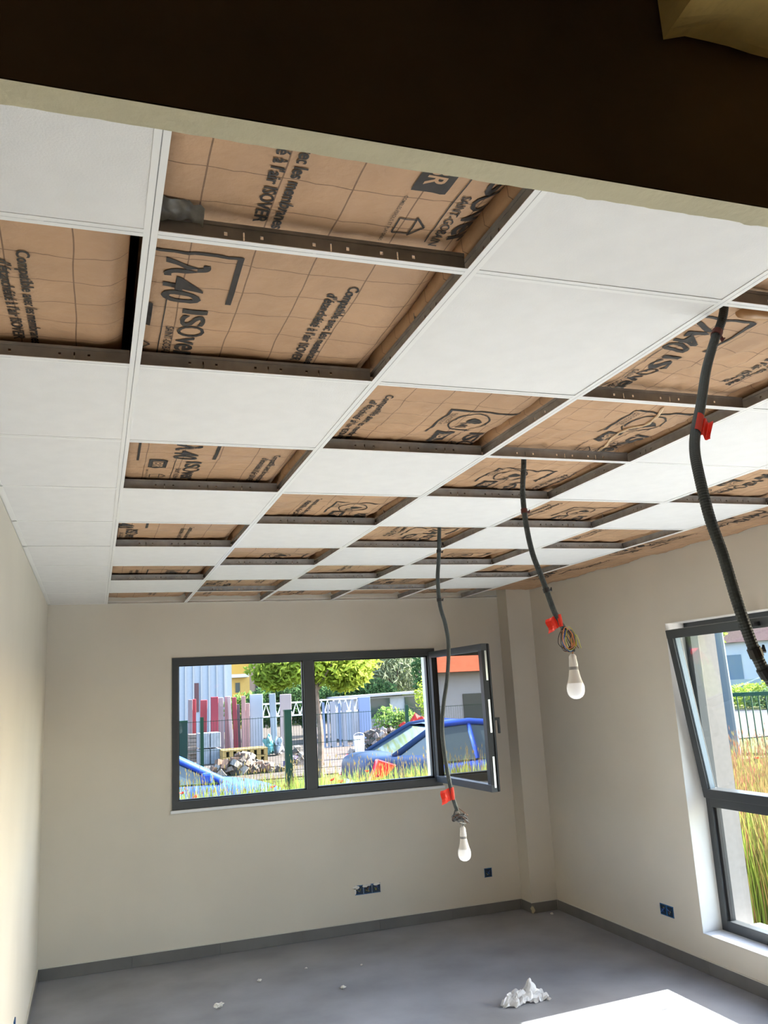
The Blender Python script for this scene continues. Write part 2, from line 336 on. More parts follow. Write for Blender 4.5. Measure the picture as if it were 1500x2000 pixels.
class Ink:                                               # one printed block of a roll, laid on the kraft surface
    def __init__(s, c): s.c = c; s.bm = bmesh.new()
    def text(s, t, u0, u1, v0, v1, off=0.012, shear=0.0, cap=None):
        me, x0, x1, y0, y1 = text_mesh(t, off, shear); b = bmesh.new(); b.from_mesh(me)
        if cap: y0, y1 = 0.0, cap
        for v in b.verts:
            u = u0 + (v.co.x - x0) / (x1 - x0) * (u1 - u0); w_ = v0 + (v.co.y - y0) / (y1 - y0) * (v1 - v0); v.co = (w_, u, 0)
        t_ = bpy.data.meshes.new('t'); b.to_mesh(t_); b.free(); s.bm.from_mesh(t_); bpy.data.meshes.remove(t_)
    def rect(s, u0, u1, v0, v1):
        s.bm.faces.new([s.bm.verts.new(p) for p in ((v0, u0, 0), (v1, u0, 0), (v1, u1, 0), (v0, u1, 0))])
    def poly(s, P): s.bm.faces.new([s.bm.verts.new((v, u, 0)) for u, v in P])
    def stroke(s, P, wd):
        for (u0, v0), (u1, v1) in zip(P, P[1:]):
            d = Vector((u1 - u0, v1 - v0)); n = Vector((-d.y, d.x)).normalized() * wd / 2
            s.poly([(u0 + n.x, v0 + n.y), (u1 + n.x, v1 + n.y), (u1 - n.x, v1 - n.y), (u0 - n.x, v0 - n.y)])
    def done(s, roll, name, m=None, clip=True):
        bm = s.bm
        if len(bm.verts):
            ys = [v.co.y for v in bm.verts]; xs = [v.co.x for v in bm.verts]; g = 0.013
            for ax, lo, hi in ((1, min(ys), max(ys)), (0, min(xs), max(xs))):
                k = math.floor(lo / g) + 1
                while k * g < hi:
                    no = Vector((0, 1, 0)) if ax else Vector((1, 0, 0))
                    bmesh.ops.bisect_plane(bm, geom=bm.verts[:] + bm.edges[:] + bm.faces[:], plane_co=no * (k * g), plane_no=no); k += 1
        x0, x1 = COLS[s.c]
        for f in [f for f in bm.faces if not (x0 + 0.004 < f.calc_center_median().x < x1 - 0.004)]: bm.faces.remove(f)
        for v in bm.verts: v.co.z = hz(s.c, v.co.x, v.co.y) - 0.0021
        me = bpy.data.meshes.new(name); bm.to_mesh(me); bm.free(); me.materials.append(m or INK)
        return link(name, me, roll)
def logo(roll, c, u, v, circle=False, s=1.0):
    k = Ink(c)
    k.text('IS', u, u + 0.090 * s, v, v + 0.055 * s, 0.022); k.text('O', u + 0.088 * s, u + 0.150 * s, v - 0.002, v + 0.060 * s, 0.0)
    k.text('ver', u + 0.152 * s, u + 0.265 * s, v, v + 0.043 * s, 0.022)
    k.done(roll, 'printed_maker_name')
    k = Ink(c); k.text('SAINT-GOBAIN', u + 0.10 * s, u + 0.27 * s, v - 0.027, v - 0.009, 0.012); k.rect(u - 0.045, u + 0.262, v - 0.0375, v - 0.0350); k.done(roll, 'printed_group_name')
    k = Ink(c)
    if circle:
        P = [(u - 0.115 + 0.085 * math.cos(a), v - 0.06 + 0.062 * math.sin(a)) for a in [2 * PI * i / 22 for i in range(23)]]; k.stroke(P, 0.006)
        k.poly([(u - 0.155, v - 0.055), (u - 0.125, v - 0.075), (u - 0.10, v - 0.060), (u - 0.095, v - 0.03), (u - 0.12, v - 0.015), (u - 0.14, v - 0.03)])
        k.text('λ40', u - 0.105, u - 0.050, v - 0.085, v - 0.040, 0.02)
        k.text('ISOLATION', u - 0.20, u - 0.10, v - 0.142, v - 0.132, 0.004); k.text('ACOUSTIQUE', u - 0.20, u - 0.09, v - 0.156, v - 0.146, 0.004)
    else: k.text('λ40', u - 0.200, u - 0.028, v - 0.050, v + 0.038, 0.026, 0.15)
    k.done(roll, 'printed_grade')
    k = Ink(c); k.rect(u - 0.226, u - 0.217, v - 0.165, v + 0.093); k.rect(u - 0.226, u - 0.040, v + 0.084, v + 0.096); k.rect(u - 0.226, u - 0.0, v - 0.168, v - 0.160); k.done(roll, 'printed_bracket')
    k = Ink(c)
    bu0, bu1, bv0, bv1 = u - 0.012, u + 0.100, v - 0.125, v - 0.062
    k.rect(bu0, bu1, bv0, bv0 + 0.010); k.rect(bu0, bu1, bv1 - 0.010, bv1); k.rect(bu0, bu0 + 0.014, bv0 + 0.01, bv1 - 0.01); k.rect(bu1 - 0.014, bu1, bv0 + 0.01, bv1 - 0.01)
    # reversed-out letters: the plate is the dark field around a kraft word
    k.done(roll, 'printed_plate')
    k = Ink(c); k.rect(bu0 + 0.013, bu1 - 0.013, bv0 + 0.009, bv1 - 0.009); k.done(roll, 'printed_plate')
    k = Ink(c); k.text('IBR', bu0 + 0.020, bu1 - 0.020, bv0 + 0.014, bv1 - 0.014, 0.02)
    o = k.done(roll, 'printed_plate_letters', KRAFTL); o.location.z -= 0.0007
    k = Ink(c); hu, hv = u + 0.19, v - 0.112
    k.stroke([(hu, hv), (hu + 0.048, hv), (hu + 0.048, hv + 0.033), (hu, hv + 0.033), (hu, hv)], 0.003); k.stroke([(hu - 0.006, hv + 0.032), (hu + 0.024, hv + 0.056), (hu + 0.054, hv + 0.032)], 0.004)
    k.text('COMBLES PERDUS ET PLAFONDS', u + 0.12, u + 0.27, v - 0.128, v - 0.121, 0.002); k.done(roll, 'printed_house_symbol')
def compat(roll, c, u0, u1, v):
    k = Ink(c); L = u1 - u0
    k.text('Compatible avec les membranes', u0, u1, v, v + 0.024, 0.024, cap=0.73)
    k.text("d'étanchéité à l'air ISOVER", u0 + 0.09 * L, u0 + 0.96 * L, v - 0.036, v - 0.012, 0.024, cap=0.73)
    k.done(roll, 'printed_notice')
KRAFTL = mat('kraft_bare_letters', (0.50, 0.310, 0.180), 0.62)
LOGOS = {1: [(0.333, 0.541, 0), (0.956, 0.088, 0), (2.15, 0.215, 0), (3.34, 0.055, 0), (4.86, 0.395, 0)], 2: [(1.69, 1.10, 1), (2.92, 1.08, 1), (4.25, 1.02, 1), (5.30, 0.80, 1)],
         3: [(0.30, 1.45, 0), (0.972, 1.338, 0), (1.60, 1.695, 1), (2.30, 1.56, 1), (3.45, 1.64, 0), (5.75, 1.45, 0)], 4: [(2.92, 2.27, 1), (4.22, 2.20, 1), (5.30, 2.05, 1)], 5: [(2.125, 2.675, 0), (5.75, 2.70, 0)],
         6: [(2.9, 3.30, 0), (3.85, 3.27, 1), (5.0, 3.25, 0)]}
COMP = {0: [(0.785, 1.226, -0.228)], 1: [(0.19, 0.614, 0.212), (0.785, 1.215, 0.412), (2.03, 2.44, 0.505), (3.28, 3.65, 0.345), (4.63, 5.05, 0.16), (5.5, 5.95, 0.34)], 2: [(1.385, 1.86, 0.700), (2.66, 3.08, 0.82), (4.9, 5.3, 1.05), (5.5, 5.9, 0.75)],
        3: [(0.72, 1.14, 1.675), (2.08, 2.46, 1.745), (3.05, 3.5, 1.42), (4.3, 4.75, 1.50)], 4: [(2.62, 3.05, 1.98), (4.95, 5.4, 2.2)], 5: [(3.1, 3.55, 2.62), (4.3, 4.8, 2.7)], 6: [(2.2, 2.7, 3.40), (3.3, 3.75, 3.30), (4.3, 4.8, 3.35)]}
NAMES = ['beside the plain left wall', 'in the second column from the left wall', 'in the third column from the left wall', 'in the fourth column, holding two hanging lights', 'in the fifth column from the left wall', 'in the sixth column from the left wall', 'in the untiled strip along the window wall']
for c, (x0, x1) in enumerate(COLS):
    y0, y1 = -0.26, YB - 0.02
    roll = thing('insulation_roll', 'kraft-faced glass wool roll ' + NAMES[c], 'insulation', (0, 0, 0), 0, 'insulation rolls above the ceiling grid')
    if c == 6: y1 = 5.89
    nx, ny = max(10, int((x1 - x0) / 0.015)), int((y1 - y0) / 0.018)
    mb = MB(); uvs = []
    for j in range(ny + 1):
        y = y0 + (y1 - y0) * j / ny; mb.v += [(x0 - 0.001, y, ZP + 0.165), (x0 - 0.002, y, hz(c, x0, y) + 0.03)]
        for i in range(nx + 1): x = x0 + (x1 - x0) * i / nx; mb.v.append((x, y, hz(c, x, y)))
        mb.v += [(x1 + 0.004, y, hz(c, x1, y) + 0.04), (x1 + 0.003, y, ZP + 0.165)]      # the facing turns up along the edge
    nx += 4
    for j in range(ny):
        for i in range(nx): a = j * (nx + 1) + i; mb.f.append((a, a + nx + 1, a + nx + 2, a + 1)); mb.mi.append(0)
    me = bpy.data.meshes.new('kraft_facing'); me.from_pydata(mb.v, [], mb.f); me.materials.append(KRAFT); me.polygons.foreach_set('use_smooth', [True] * len(mb.f))
    uv = me.uv_layers.new(name='UVMap'); off = 0.031 * c
    for lp in me.loops: q = me.vertices[lp.vertex_index].co; uv.data[lp.index].uv = (q.x + off, q.y + off)
    me.update(); link('kraft_facing', me, roll)
    wm = MB(); wm.box(x0 + 0.030, x1 - 0.012, y0, y1, ZP + 0.045, ZP + 0.16); wm.build('wool_batt', WOOL, roll, bevel=0.02)
    for (u, v, ci) in LOGOS.get(c, []): logo(roll, c, u, v, ci)
    for (a, b, v) in COMP.get(c, []): compat(roll, c, a, b, v)
    if c == 3:   # torn and folded spots of this roll
        P = spline([(1.60, 1.33, 0), (1.63, 1.45, 0), (1.605, 1.58, 0), (1.66, 1.74, 0), (1.70, 1.88, 0)], 6)
        MB().tube([(q.x, q.y, hz(3, q.x, q.y) - 0.004) for q in P], [0.002 + 0.004 * abs(math.sin(i * 1.3)) for i in range(len(P))], 6).build('torn_edge', TEAR, roll)
        P = [(1.34 + 0.032 * i, 0.695 + 0.004 * math.sin(i * 1.7) + 0.0015 * i, ZP - 0.010 + 0.002 * math.sin(i * 2.3)) for i in range(14)]
        MB().tube(P, [0.016 + 0.003 * math.sin(i * 1.9) for i in range(14)], 10).build('rolled_fold', mat('kraft_fold', (0.45, 0.25, 0.11), 0.35, var=0.1), roll, smooth=True)
    if c == 1:
        mb = MB(); n = 12
        for j in range(6):
            for i in range(n + 1):
                mb.v.append((0.012 + 0.075 * i / n, 0.560 + 0.030 * j / 5, H + 0.028 + 0.020 * (1 - j / 5) + 0.010 * noise.noise(Vector((i * .5, j * .7, 3))) - 0.012 * (i > 8) * (i - 8) / 4))
        for j in range(5):
            for i in range(n): a = j * (n + 1) + i; mb.f.append((a, a + 1, a + n + 2, a + n + 1)); mb.mi.append(0)
        mb.build('membrane_flap', FLAPM, roll, smooth=True)
# wool batt hanging in the cavity above the doorway
mb = MB(); nx, ny = 26, 14
for j in range(ny + 1):
    for i in range(nx + 1):
        x = 0.327 + 0.55 * i / nx; y = -0.300 - 0.13 * j / ny; mb.v.append((x, y, 2.305 + 0.006 * noise.noise(Vector((x * 18, y * 18, 0))) + 0.005 * noise.noise(Vector((x * 50, y * 50, 4))) - 0.014 * min(1, i / 10) * (1 - j / ny) + 0.02 * min(1, i / 8)))
o0 = len(mb.v)
for j in range(ny + 1):
    for i in range(nx + 1): x, y, z = mb.v[j * (nx + 1) + i]; mb.v.append((x, y, 2.75))
for j in range(ny):
    for i in range(nx):
        a = j * (nx + 1) + i; mb.f += [(a, a + 1, a + nx + 2, a + nx + 1), (o0 + a, o0 + a + nx + 1, o0 + a + nx + 2, o0 + a + 1)]; mb.mi += [0, 0]
for i in range(nx):
    a = i; b = ny * (nx + 1) + i; mb.f += [(a, o0 + a, o0 + a + 1, a + 1), (b, b + 1, o0 + b + 1, o0 + b)]; mb.mi += [0, 0]
for j in range(ny):
    a = j * (nx + 1); b = a + nx; mb.f += [(a, a + nx + 1, o0 + a + nx + 1, o0 + a), (b, o0 + b, o0 + b + nx + 1, b + nx + 1)]; mb.mi += [0, 0]
tag(mb.build('wool_batt', WOOL, smooth=False), 'yellow glass wool batt hanging over the doorway head in the dark', 'insulation')
# ------------------------------------------------------------------ strip window in the back wall
w1 = thing('window_1', 'wide anthracite strip window with its inward sash standing open', None, (0, 0, 0)); w1['kind'] = 'structure'
x0, x1, z0, z1 = WIN1; ya, yb = YB - 0.012, YB + 0.060
def member(n, p, *b, m=ANTH, bev=0.002): return MB().box(*b).build(n, m, p, bevel=bev)
member('frame_rail', w1, x0, x1, ya, yb, z1 - 0.058, z1); member('frame_rail', w1, x0, x1, ya, yb, z0, z0 + 0.062)
member('frame_stile', w1, x0, x0 + 0.048, ya + 0.001, yb, z0 + 0.06, z1 - 0.056); member('frame_stile', w1, x1 - 0.062, x1, ya + 0.001, yb, z0 + 0.06, z1 - 0.056)
member('mullion', w1, 1.540, 1.628, ya - 0.001, yb, z0 + 0.061, z1 - 0.057)
MB().box(x0 + 0.046, 1.542, yb - 0.036, yb - 0.028, z0 + 0.06, z1 - 0.056).build('fixed_pane', GLASS, w1)
gk = MB()
for a in ((x0 + 0.048, x0 + 0.056, z0 + 0.062, z1 - 0.058), (1.532, 1.540, z0 + 0.062, z1 - 0.058), (x0 + 0.048, 1.54, z0 + 0.062, z0 + 0.07), (x0 + 0.048, 1.54, z1 - 0.066, z1 - 0.058)): gk.box(a[0], a[1], yb - 0.05, yb - 0.02, a[2], a[3])
gk.build('gasket', ANTHD, w1)
rk = MB()
for a in ((1.628, 1.642, z0 + 0.062, z1 - 0.058), (x1 - 0.076, x1 - 0.062, z0 + 0.062, z1 - 0.058), (1.628, x1 - 0.062, z0 + 0.062, z0 + 0.078), (1.628, x1 - 0.062, z1 - 0.070, z1 - 0.058)): rk.box(a[0], a[1], yb - 0.045, yb, a[2], a[3])
rk.build('rebate', ANTHD, w1)
MB().box(x0 - 0.012, x1 + 0.012, YB - 0.026, YB - 0.0005, z0 - 0.024, z0 - 0.001).build('sill', SILLM, w1, bevel=0.003)
MB().box(x0 - 0.03, x1 + 0.03, YB + 0.07, YB + 0.36, z0 - 0.03, z0 + 0.004).build('outer_sill', SILLM, w1)
# open sash, hinged at the right jamb, standing at a right angle to the wall
SA = bpy.data.objects.new('sash', None); COL.objects.link(SA); SA.parent = w1; SA.location = (x1 - 0.025, YB - 0.015, 0); SA.rotation_euler = (0, 0, math.radians(-88.5))
W = 1.0; s0, s1 = z0 + 0.030, z1 - 0.030
def sb(n, *b, m=ANTH, bev=0.002): o = MB().box(*b).build(n, m, SA, bevel=bev); return o
sb('sash_rail', 0, W, -0.033, 0.033, s0, s0 + 0.052); sb('sash_rail', 0, W, -0.033, 0.033, s1 - 0.052, s1)
sb('sash_stile', 0, 0.052, -0.032, 0.032, s0 + 0.05, s1 - 0.05, m=ANTHD); sb('sash_stile', W - 0.055, W, -0.032, 0.032, s0 + 0.05, s1 - 0.05, m=ANTHD)
sb('sash_lip', W - 0.002, W + 0.010, 0.018, 0.033, s0 + 0.004, s1 - 0.004, m=ANTHD)
sb('sash_pane', 0.05, W - 0.053, -0.006, 0.006, s0 + 0.05, s1 - 0.05, m=GLASSR, bev=0)
lk = MB().box(W + 0.0005, W + 0.004, -0.008, 0.008, s0 + 0.03, s0 + 0.25).box(W + 0.0005, W + 0.004, -0.008, 0.008, s0 + 0.42, s0 + 0.66).box(W + 0.0005, W + 0.004, -0.008, 0.008, s0 + 0.80, s0 + 1.02)
lk.build('locking_bar', STEEL, SA)
hm = MB().box(W - 0.042, W - 0.014, 0.032, 0.040, s0 + 0.48, s0 + 0.55).box(W - 0.036, W - 0.020, 0.040, 0.085, s0 + 0.505, s0 + 0.525).box(W - 0.036, W - 0.020, 0.073, 0.089, s0 + 0.41, s0 + 0.525)
hm.build('sash_handle', ANTHD, SA, bevel=0.002)
# ------------------------------------------------------------------ tall windows in the right wall
def tall_window(name, ys, label):
    y0, y1 = ys; z0, z1 = WZ
    e = thing(name, label, None); e['kind'] = 'structure'
    xa, xb = 3.740, 3.805
    member('frame_stile', e, xa, xb, y1 - 0.055, y1, z0, z1); member('frame_stile', e, xa, xb, y0, y0 + 0.055, z0, z1)
    member('frame_rail', e, xa + .001, xb, y0 + 0.05, y1 - 0.05, z0, z0 + 0.066); member('frame_rail', e, xa + .001, xb, y0 + 0.05, y1 - 0.05, z1 - 0.055, z1)
    member('transom', e, xa - 0.004, xb, y0 + 0.05, y1 - 0.05, 0.985, 1.060)
    MB().box(xb - 0.05, xb - 0.012, y1 - 0.075, y1 - 0.055, z0 + 0.066, 0.985).box(xb - 0.05, xb - 0.012, y0 + 0.055, y0 + 0.075, z0 + 0.066, 0.985).build('glazing_bead', ANTHD, e)
    MB().box(xb - 0.04, xb - 0.03, y0 + 0.06, y1 - 0.06, z0 + 0.06, 0.99).build('fixed_pane', GLASS, e)
    S = bpy.data.objects.new('tilt_sash', None); COL.objects.link(S); S.parent = e; S.location = (xa - 0.006, 0, 1.050); S.rotation_euler = (0, math.radians(-7.4), 0)
    h = 1.095
    for nm, b in (('sash_rail', (-0.035, 0.035, y0 + 0.035, y1 - 0.035, 0, 0.058)), ('sash_rail', (-0.035, 0.035, y0 + 0.035, y1 - 0.035, h - 0.058, h)), ('sash_stile', (-0.034, 0.034, y1 - 0.092, y1 - 0.035, 0.057, h - 0.057)), ('sash_stile', (-0.034, 0.034, y0 + 0.035, y0 + 0.092, 0.057, h - 0.057))):
        MB().box(*b).build(nm, ANTH, S, bevel=0.003)
    MB().box(-0.005, 0.005, y0 + 0.09, y1 - 0.09, 0.055, h - 0.055).build('tilt_pane', GLASS, S)
    MB().box(-0.018, 0.018, y1 - 0.102, y1 - 0.091, 0.058, h - 0.058).build('inner_bead', mat('grey_bead', (0.22, 0.28, 0.33), 0.35), S)
    MB().box(-0.052, -0.034, (y0 + y1) / 2 - 0.014, (y0 + y1) / 2 + 0.014, h - 0.045, h - 0.02).box(-0.08, -0.052, (y0 + y1) / 2 - 0.01, (y0 + y1) / 2 + 0.11, h - 0.042, h - 0.024).build('tilt_handle', ANTHD, S)
    MB().box(XR + 0.0005, xa, y1 - 0.0025, y1 - 0.0003, z0, z1).build('reveal_lining', REVEALW, e); MB().box(XR + 0.0005, xa, y0 + 0.0003, y0 + 0.0025, z0, z1).build('reveal_lining', REVEALW, e)
    MB().box(XR + 0.0005, xa, y0 + 0.003, y1 - 0.003, z1 - 0.0025, z1 - 0.0003).build('reveal_head', REVEALW, e)
    MB().box(XR - 0.0, xa, y0 + 0.003, y1 - 0.003, z0 + 0.0003, z0 + 0.003).build('sill', SILLM, e)
    for (p, q) in ((y1 - 0.004, y1 - 0.0005), (y0 + 0.0005, y0 + 0.004)): MB().box(xb, XO + 0.002, p, q, z0, z1).build('outer_reveal', RENDER, e)
    MB().box(xb, XO + 0.05, y0 + 0.005, y1 - 0.005, z0 - 0.001, z0 + 0.006).build('outer_sill', SILLM, e)
    return e
tall_window('window_2', W2Y, 'tall anthracite window with its upper sash tilted inward')
tall_window('window_3', W3Y, 'second tall window nearer the doorway, unseen, added to brighten the room')  # unseen copy of the tall window, added to let in more sun and daylight
# ------------------------------------------------------------------ hanging bulbs
def hanging_light(P, rad, label, flag, coll=None, marks=(), tangle='loop', Lw=0.12, wide=False):
    top = Vector(P[0]); e = thing('hanging_bulb', label, 'light', P[-1], 0, 'bulbs hanging from conduits')
    org = Vector(P[-1]); pts = spline([Vector(p) - org for p in P], 10)
    # resample for corrugation
    D = [0]
    for a, b in zip(pts, pts[1:]): D.append(D[-1] + (b - a).length)
    step = rad * 0.13; n = int(D[-1] / step); q = []; k = 0
    for i in range(n + 1):
        d = i * D[-1] / n
        while k < len(D) - 2 and D[k + 1] < d: k += 1
        t = (d - D[k]) / max(1e-9, D[k + 1] - D[k]); q.append(pts[k].lerp(pts[k + 1], min(1, t)))
    rs = [rad * (1.0 if (i // 2) % 2 == 0 else 0.945) for i in range(len(q))]
    MB().tube(q, rs, 12).build('conduit', CONDUIT, e)
    end = q[-1]; d = (q[-1] - q[-6]).normalized()
    # wires from the conduit end to the lamp holder
    bz = -Lw - 0.03
    bx = Vector((0.022, 0.0, bz))
    rnd = random.Random(len(label)); cen = (Vector((0, 0, 0)) + bx) * 0.42
    for wi in range(9):
        a0 = rnd.random() * 2 * PI; mb = MB(); L = []
        L.append(d * -0.02)
        for t in range(7):
            a = a0 + t * 1.25; rr = 0.024 + 0.012 * rnd.random()
            if tangle == 'flat': v = Vector((math.cos(a) * rr * 1.15, math.sin(a) * rr * 0.8, math.sin(a * 1.7 + wi) * 0.015))
            else: v = Vector((math.cos(a) * rr * 0.8 + 0.006 * math.sin(wi), math.sin(wi * 1.3) * 0.014, math.sin(a) * rr * 1.25))
            L.append(cen + v)
        L.append(bx + Vector((0.004 * math.cos(wi), 0.004 * math.sin(wi), 0.028)) if wi < 3 else cen + Vector((0.01 * wi - 0.03, 0, -0.03)))
        mb.tube(spline(L, 6), 0.0014, 5).build('wire', WIRES[(wi if tangle == 'loop' else (5, 0, 5, 1)[wi % 4]) % 6], e)
    MB().tube([bx + Vector((0, 0, 0.045)), bx + Vector((0.006, 0, 0.02)), bx], 0.0026, 6).build('lead', WIRES[4 if tangle == 'loop' else 5], e)
    if tangle == 'loop': MB().box(cen.x + 0.000, cen.x + 0.022, cen.y - 0.008, cen.y + 0.008, cen.z - 0.042, cen.z - 0.026).build('terminal_block', WIRES[0], e, bevel=0.002)
    # lamp holder and bulb (profile from the top down)
    hold = MB().lathe([(0.0, 0.004), (0.006, 0.004), (0.0125, -0.004), (0.0135, -0.020), (0.0155, -0.032), (0.0155, -0.040)], 18, bx); hold.build('lamp_holder', BULBN, e, smooth=True)
    MB().lathe([(0.0150, -0.040), (0.0152, -0.050), (0.0140, -0.0505)], 18, bx).build('holder_ring', BULBB, e, smooth=True)
    MB().lathe([(0.0150, -0.050), (0.0165, -0.056), (0.0190, -0.070), (0.0235, -0.088), (0.0262, -0.095)], 24, bx).build('bulb_base', BULBN, e, smooth=True)
    MB().lathe([(0.0262, -0.095), (0.0290, -0.103), (0.0302, -0.113), (0.0296, -0.124), (0.0265, -0.134), (0.0205, -0.142), (0.011, -0.1475), (0.0, -0.149)], 24, bx).build('bulb', BULB, e, smooth=True)
    # tape flag: a sheet folded round the conduit with a free tail
    t, side, wd, ht = flag[:4]; wrap = len(flag) < 5; idx = int(t * (len(q) - 1)); c = q[idx]; ax = (q[min(idx + 3, len(q) - 1)] - q[idx - 3]).normalized()
    if wrap: ax = (ax * 0.35 + Vector((0, 0, -1)) * 0.65).normalized()
    s = (side - ax * side.dot(ax)).normalized(); nn = ax.cross(s); mb = MB(); cols = []
    ring = [(math.cos(a), math.sin(a)) for a in ([PI * 0.15 + i * PI * 1.7 / 8 for i in range(9)] if wrap else [PI * 0.1 + i * PI * 0.5 / 8 for i in range(9)])]
    for a, b in ring: cols.append(s * (a * (rad + 0.0015)) + nn * (b * (rad + 0.0015)))
    n2 = 7
    tail = [s * (rad + wd * i / n2) + nn * (0.004 * math.sin(i * 1.1)) for i in range(n2 + 1)]
    cols = list(reversed(cols)) + tail; rows = 5
    for r in range(rows + 1):
        for i, cvec in enumerate(cols):
            far = max(0, i - 8) / n2
            mb.v.append(tuple(c + cvec + ax * (ht * (r / rows - 0.5) * (1 + 0.12 * far) + 0.010 * far) + nn * (0.004 * far * math.sin(r * 1.4))))
    m_ = len(cols)
    for r in range(rows):
        for i in range(m_ - 1): a = r * m_ + i; mb.f.append((a, a + 1, a + m_ + 1, a + m_)); mb.mi.append(0)
    o = mb.build('tape_flag', TAPE, e); sm = o.modifiers.new('thick', 'SOLIDIFY'); sm.thickness = 0.0006
    for t, m_ in marks:
        idx = int(t * (len(q) - 1)); c = q[idx]; ax = (q[min(idx + 3, len(q) - 1)] - q[max(idx - 3, 0)]).normalized()
        mb = MB(); mb.tube([c - ax * 0.008, c + ax * 0.008], rad + 0.002, 12)
        pr = ax.cross(Vector((0, 1, 0))).normalized()
        mb.tube([c + pr * rad, c + pr * (rad + 0.008) + ax * 0.004, c + pr * (rad + 0.012) - ax * 0.006], [0.004, 0.005, 0.002], 6)
        mb.build('cable_tie', m_, e)
    return e
DARKTAPE = mat('dark_red_tape', (0.10, 0.015, 0.012), 0.5)
BLK = WIRES[0]
hanging_light([(1.556, 3.050, 2.72), (1.5417, 3.05, 2.6006), (1.5287, 3.05, 2.4606), (1.5157, 3.05, 2.3585), (1.5174, 3.05, 2.2322), (1.5398, 3.05, 2.1318), (1.5485, 3.05, 2.0325), (1.532, 3.05, 1.8866), (1.5001, 3.05, 1.7441), (1.4861, 3.05, 1.6267), (1.4939, 3.05, 1.4862), (1.5145, 3.05, 1.3465), (1.5345, 3.05, 1.2695)], 0.010,
              'bare bulb hanging lowest on a long dark conduit before the strip window', (0.945, Vector((-1, -0.2, -0.12)), 0.050, 0.055), marks=((0.155, BLK), (0.32, BLK)), tangle='flat', Lw=0.045)
hanging_light([(1.395, 1.862, 2.72), (1.3839, 1.86, 2.6066), (1.3694, 1.86, 2.5028), (1.3649, 1.85, 2.3877), (1.3746, 1.84, 2.2753), (1.3995, 1.83, 2.1792), (1.4233, 1.82, 2.0775), (1.4428, 1.82, 2.0345), (1.4598, 1.82, 2.0058)], 0.010,
              'bare bulb with tangled wires hanging in front of the boxed corner column', (0.955, Vector((-1, -0.25, -0.05)), 0.048, 0.042), marks=((0.40, DARKTAPE), (0.80, BLK)), tangle='loop', Lw=0.060)
hanging_light([(1.29, 0.665, 2.74), (1.2546, 0.66, 2.6192), (1.2122, 0.65, 2.5513), (1.1494, 0.62, 2.4619), (1.0775, 0.57, 2.359), (1.0216, 0.53, 2.2888), (0.9869, 0.5, 2.2369), (0.9637, 0.47, 2.1783), (0.9566, 0.45, 2.0971), (0.9648, 0.44, 2.0305), (0.973, 0.43, 1.9434), (0.9896, 0.43, 1.8769), (1.007, 0.43, 1.8285), (1.04, 0.43, 1.77), (1.07, 0.43, 1.66)], 0.0102,
              'thick dark conduit nearest the doorway, hanging in front of the tall window', (0.435, Vector((1, -0.25, 0.0)), 0.018, 0.062, 0), marks=((0.155, DARKTAPE), (0.83, BLK), (0.86, BLK)), tangle='loop', Lw=0.060)
# ------------------------------------------------------------------ flush boxes
def flush_box(n, loc, rz, label, messy=False):
    e = thing('socket_box', label, 'socket box', loc, rz)
    p = 0.071; r = 0.033
    for i in range(n):
        cx = (i - (n - 1) / 2) * p; mb = MB()
        for a in ((cx - r, cx - r + 0.003, -r, r), (cx + r - 0.003, cx + r, -r, r), (cx - r, cx + r, -r, -r + 0.003), (cx - r, cx + r, r - 0.003, r)): mb.box(a[0], a[1], -0.005, 0.001, a[2], a[3])
        mb.box(cx - r - 0.002, cx + r + 0.002, -0.0035, 0.0, -r - 0.002, -r + 0.002).box(cx - r - 0.002, cx + r + 0.002, -0.0035, 0.0, r - 0.002, r + 0.002)
        mb.build('box_rim', BOXB, e); MB().box(cx - r + 0.003, cx + r - 0.003, -0.0015, 0.0005, -r + 0.003, r - 0.003).build('box_inside', BOXD, e)
        for k in range(4):
            rn = random.Random(i * 7 + k + n); P = [(cx + rn.uniform(-.02, .02), -0.001, rn.uniform(-.02, .02)) for _ in range(3)]; P = [(q[0], -0.003 - 0.010 * (t == 1), q[2]) for t, q in enumerate(P)]
            MB().tube(spline(P, 5), 0.0016, 5).build('wire', [WIRES[3], WIRES[3], BOXB, WIRES[2], WIRES[1]][(k + i) % 5], e)
    if messy:
        mb = MB(); rn = random.Random(3)
        for (cx, cz, a, b) in ((-0.095, 0.022, 0.030, 0.014), (-0.105, -0.005, 0.008, 0.030), (-0.02, 0.026, 0.024, 0.012), (0.075, 0.030, 0.030, 0.010), (0.01, 0.030, 0.02, 0.008)):
            pts = [(cx + a * math.cos(t) * rn.uniform(.75, 1.1), cz + b * math.sin(t) * rn.uniform(.7, 1.1)) for t in [2 * PI * k / 11 for k in range(11)]]
            mb.prism(pts, -0.0075, -0.004)
        mb.build('plaster_smear', PLASTER, e)
flush_box(3, (2.007, YB - 0.0005, 0.313), 0, 'triple blue flush box with white plaster smears below the strip window', True)
flush_box(1, (3.061, YB - 0.0005, 0.315), 0, 'single blue flush box on the back wall near the boxed column')
flush_box(2, (XR - 0.0005, 4.416, 0.296), -PI / 2, 'double blue flush box on the wall beside the tall window')
flush_box(1, (XL + 0.0005, 4.16, 0.325), PI / 2, 'blue flush box low on the plain left wall')
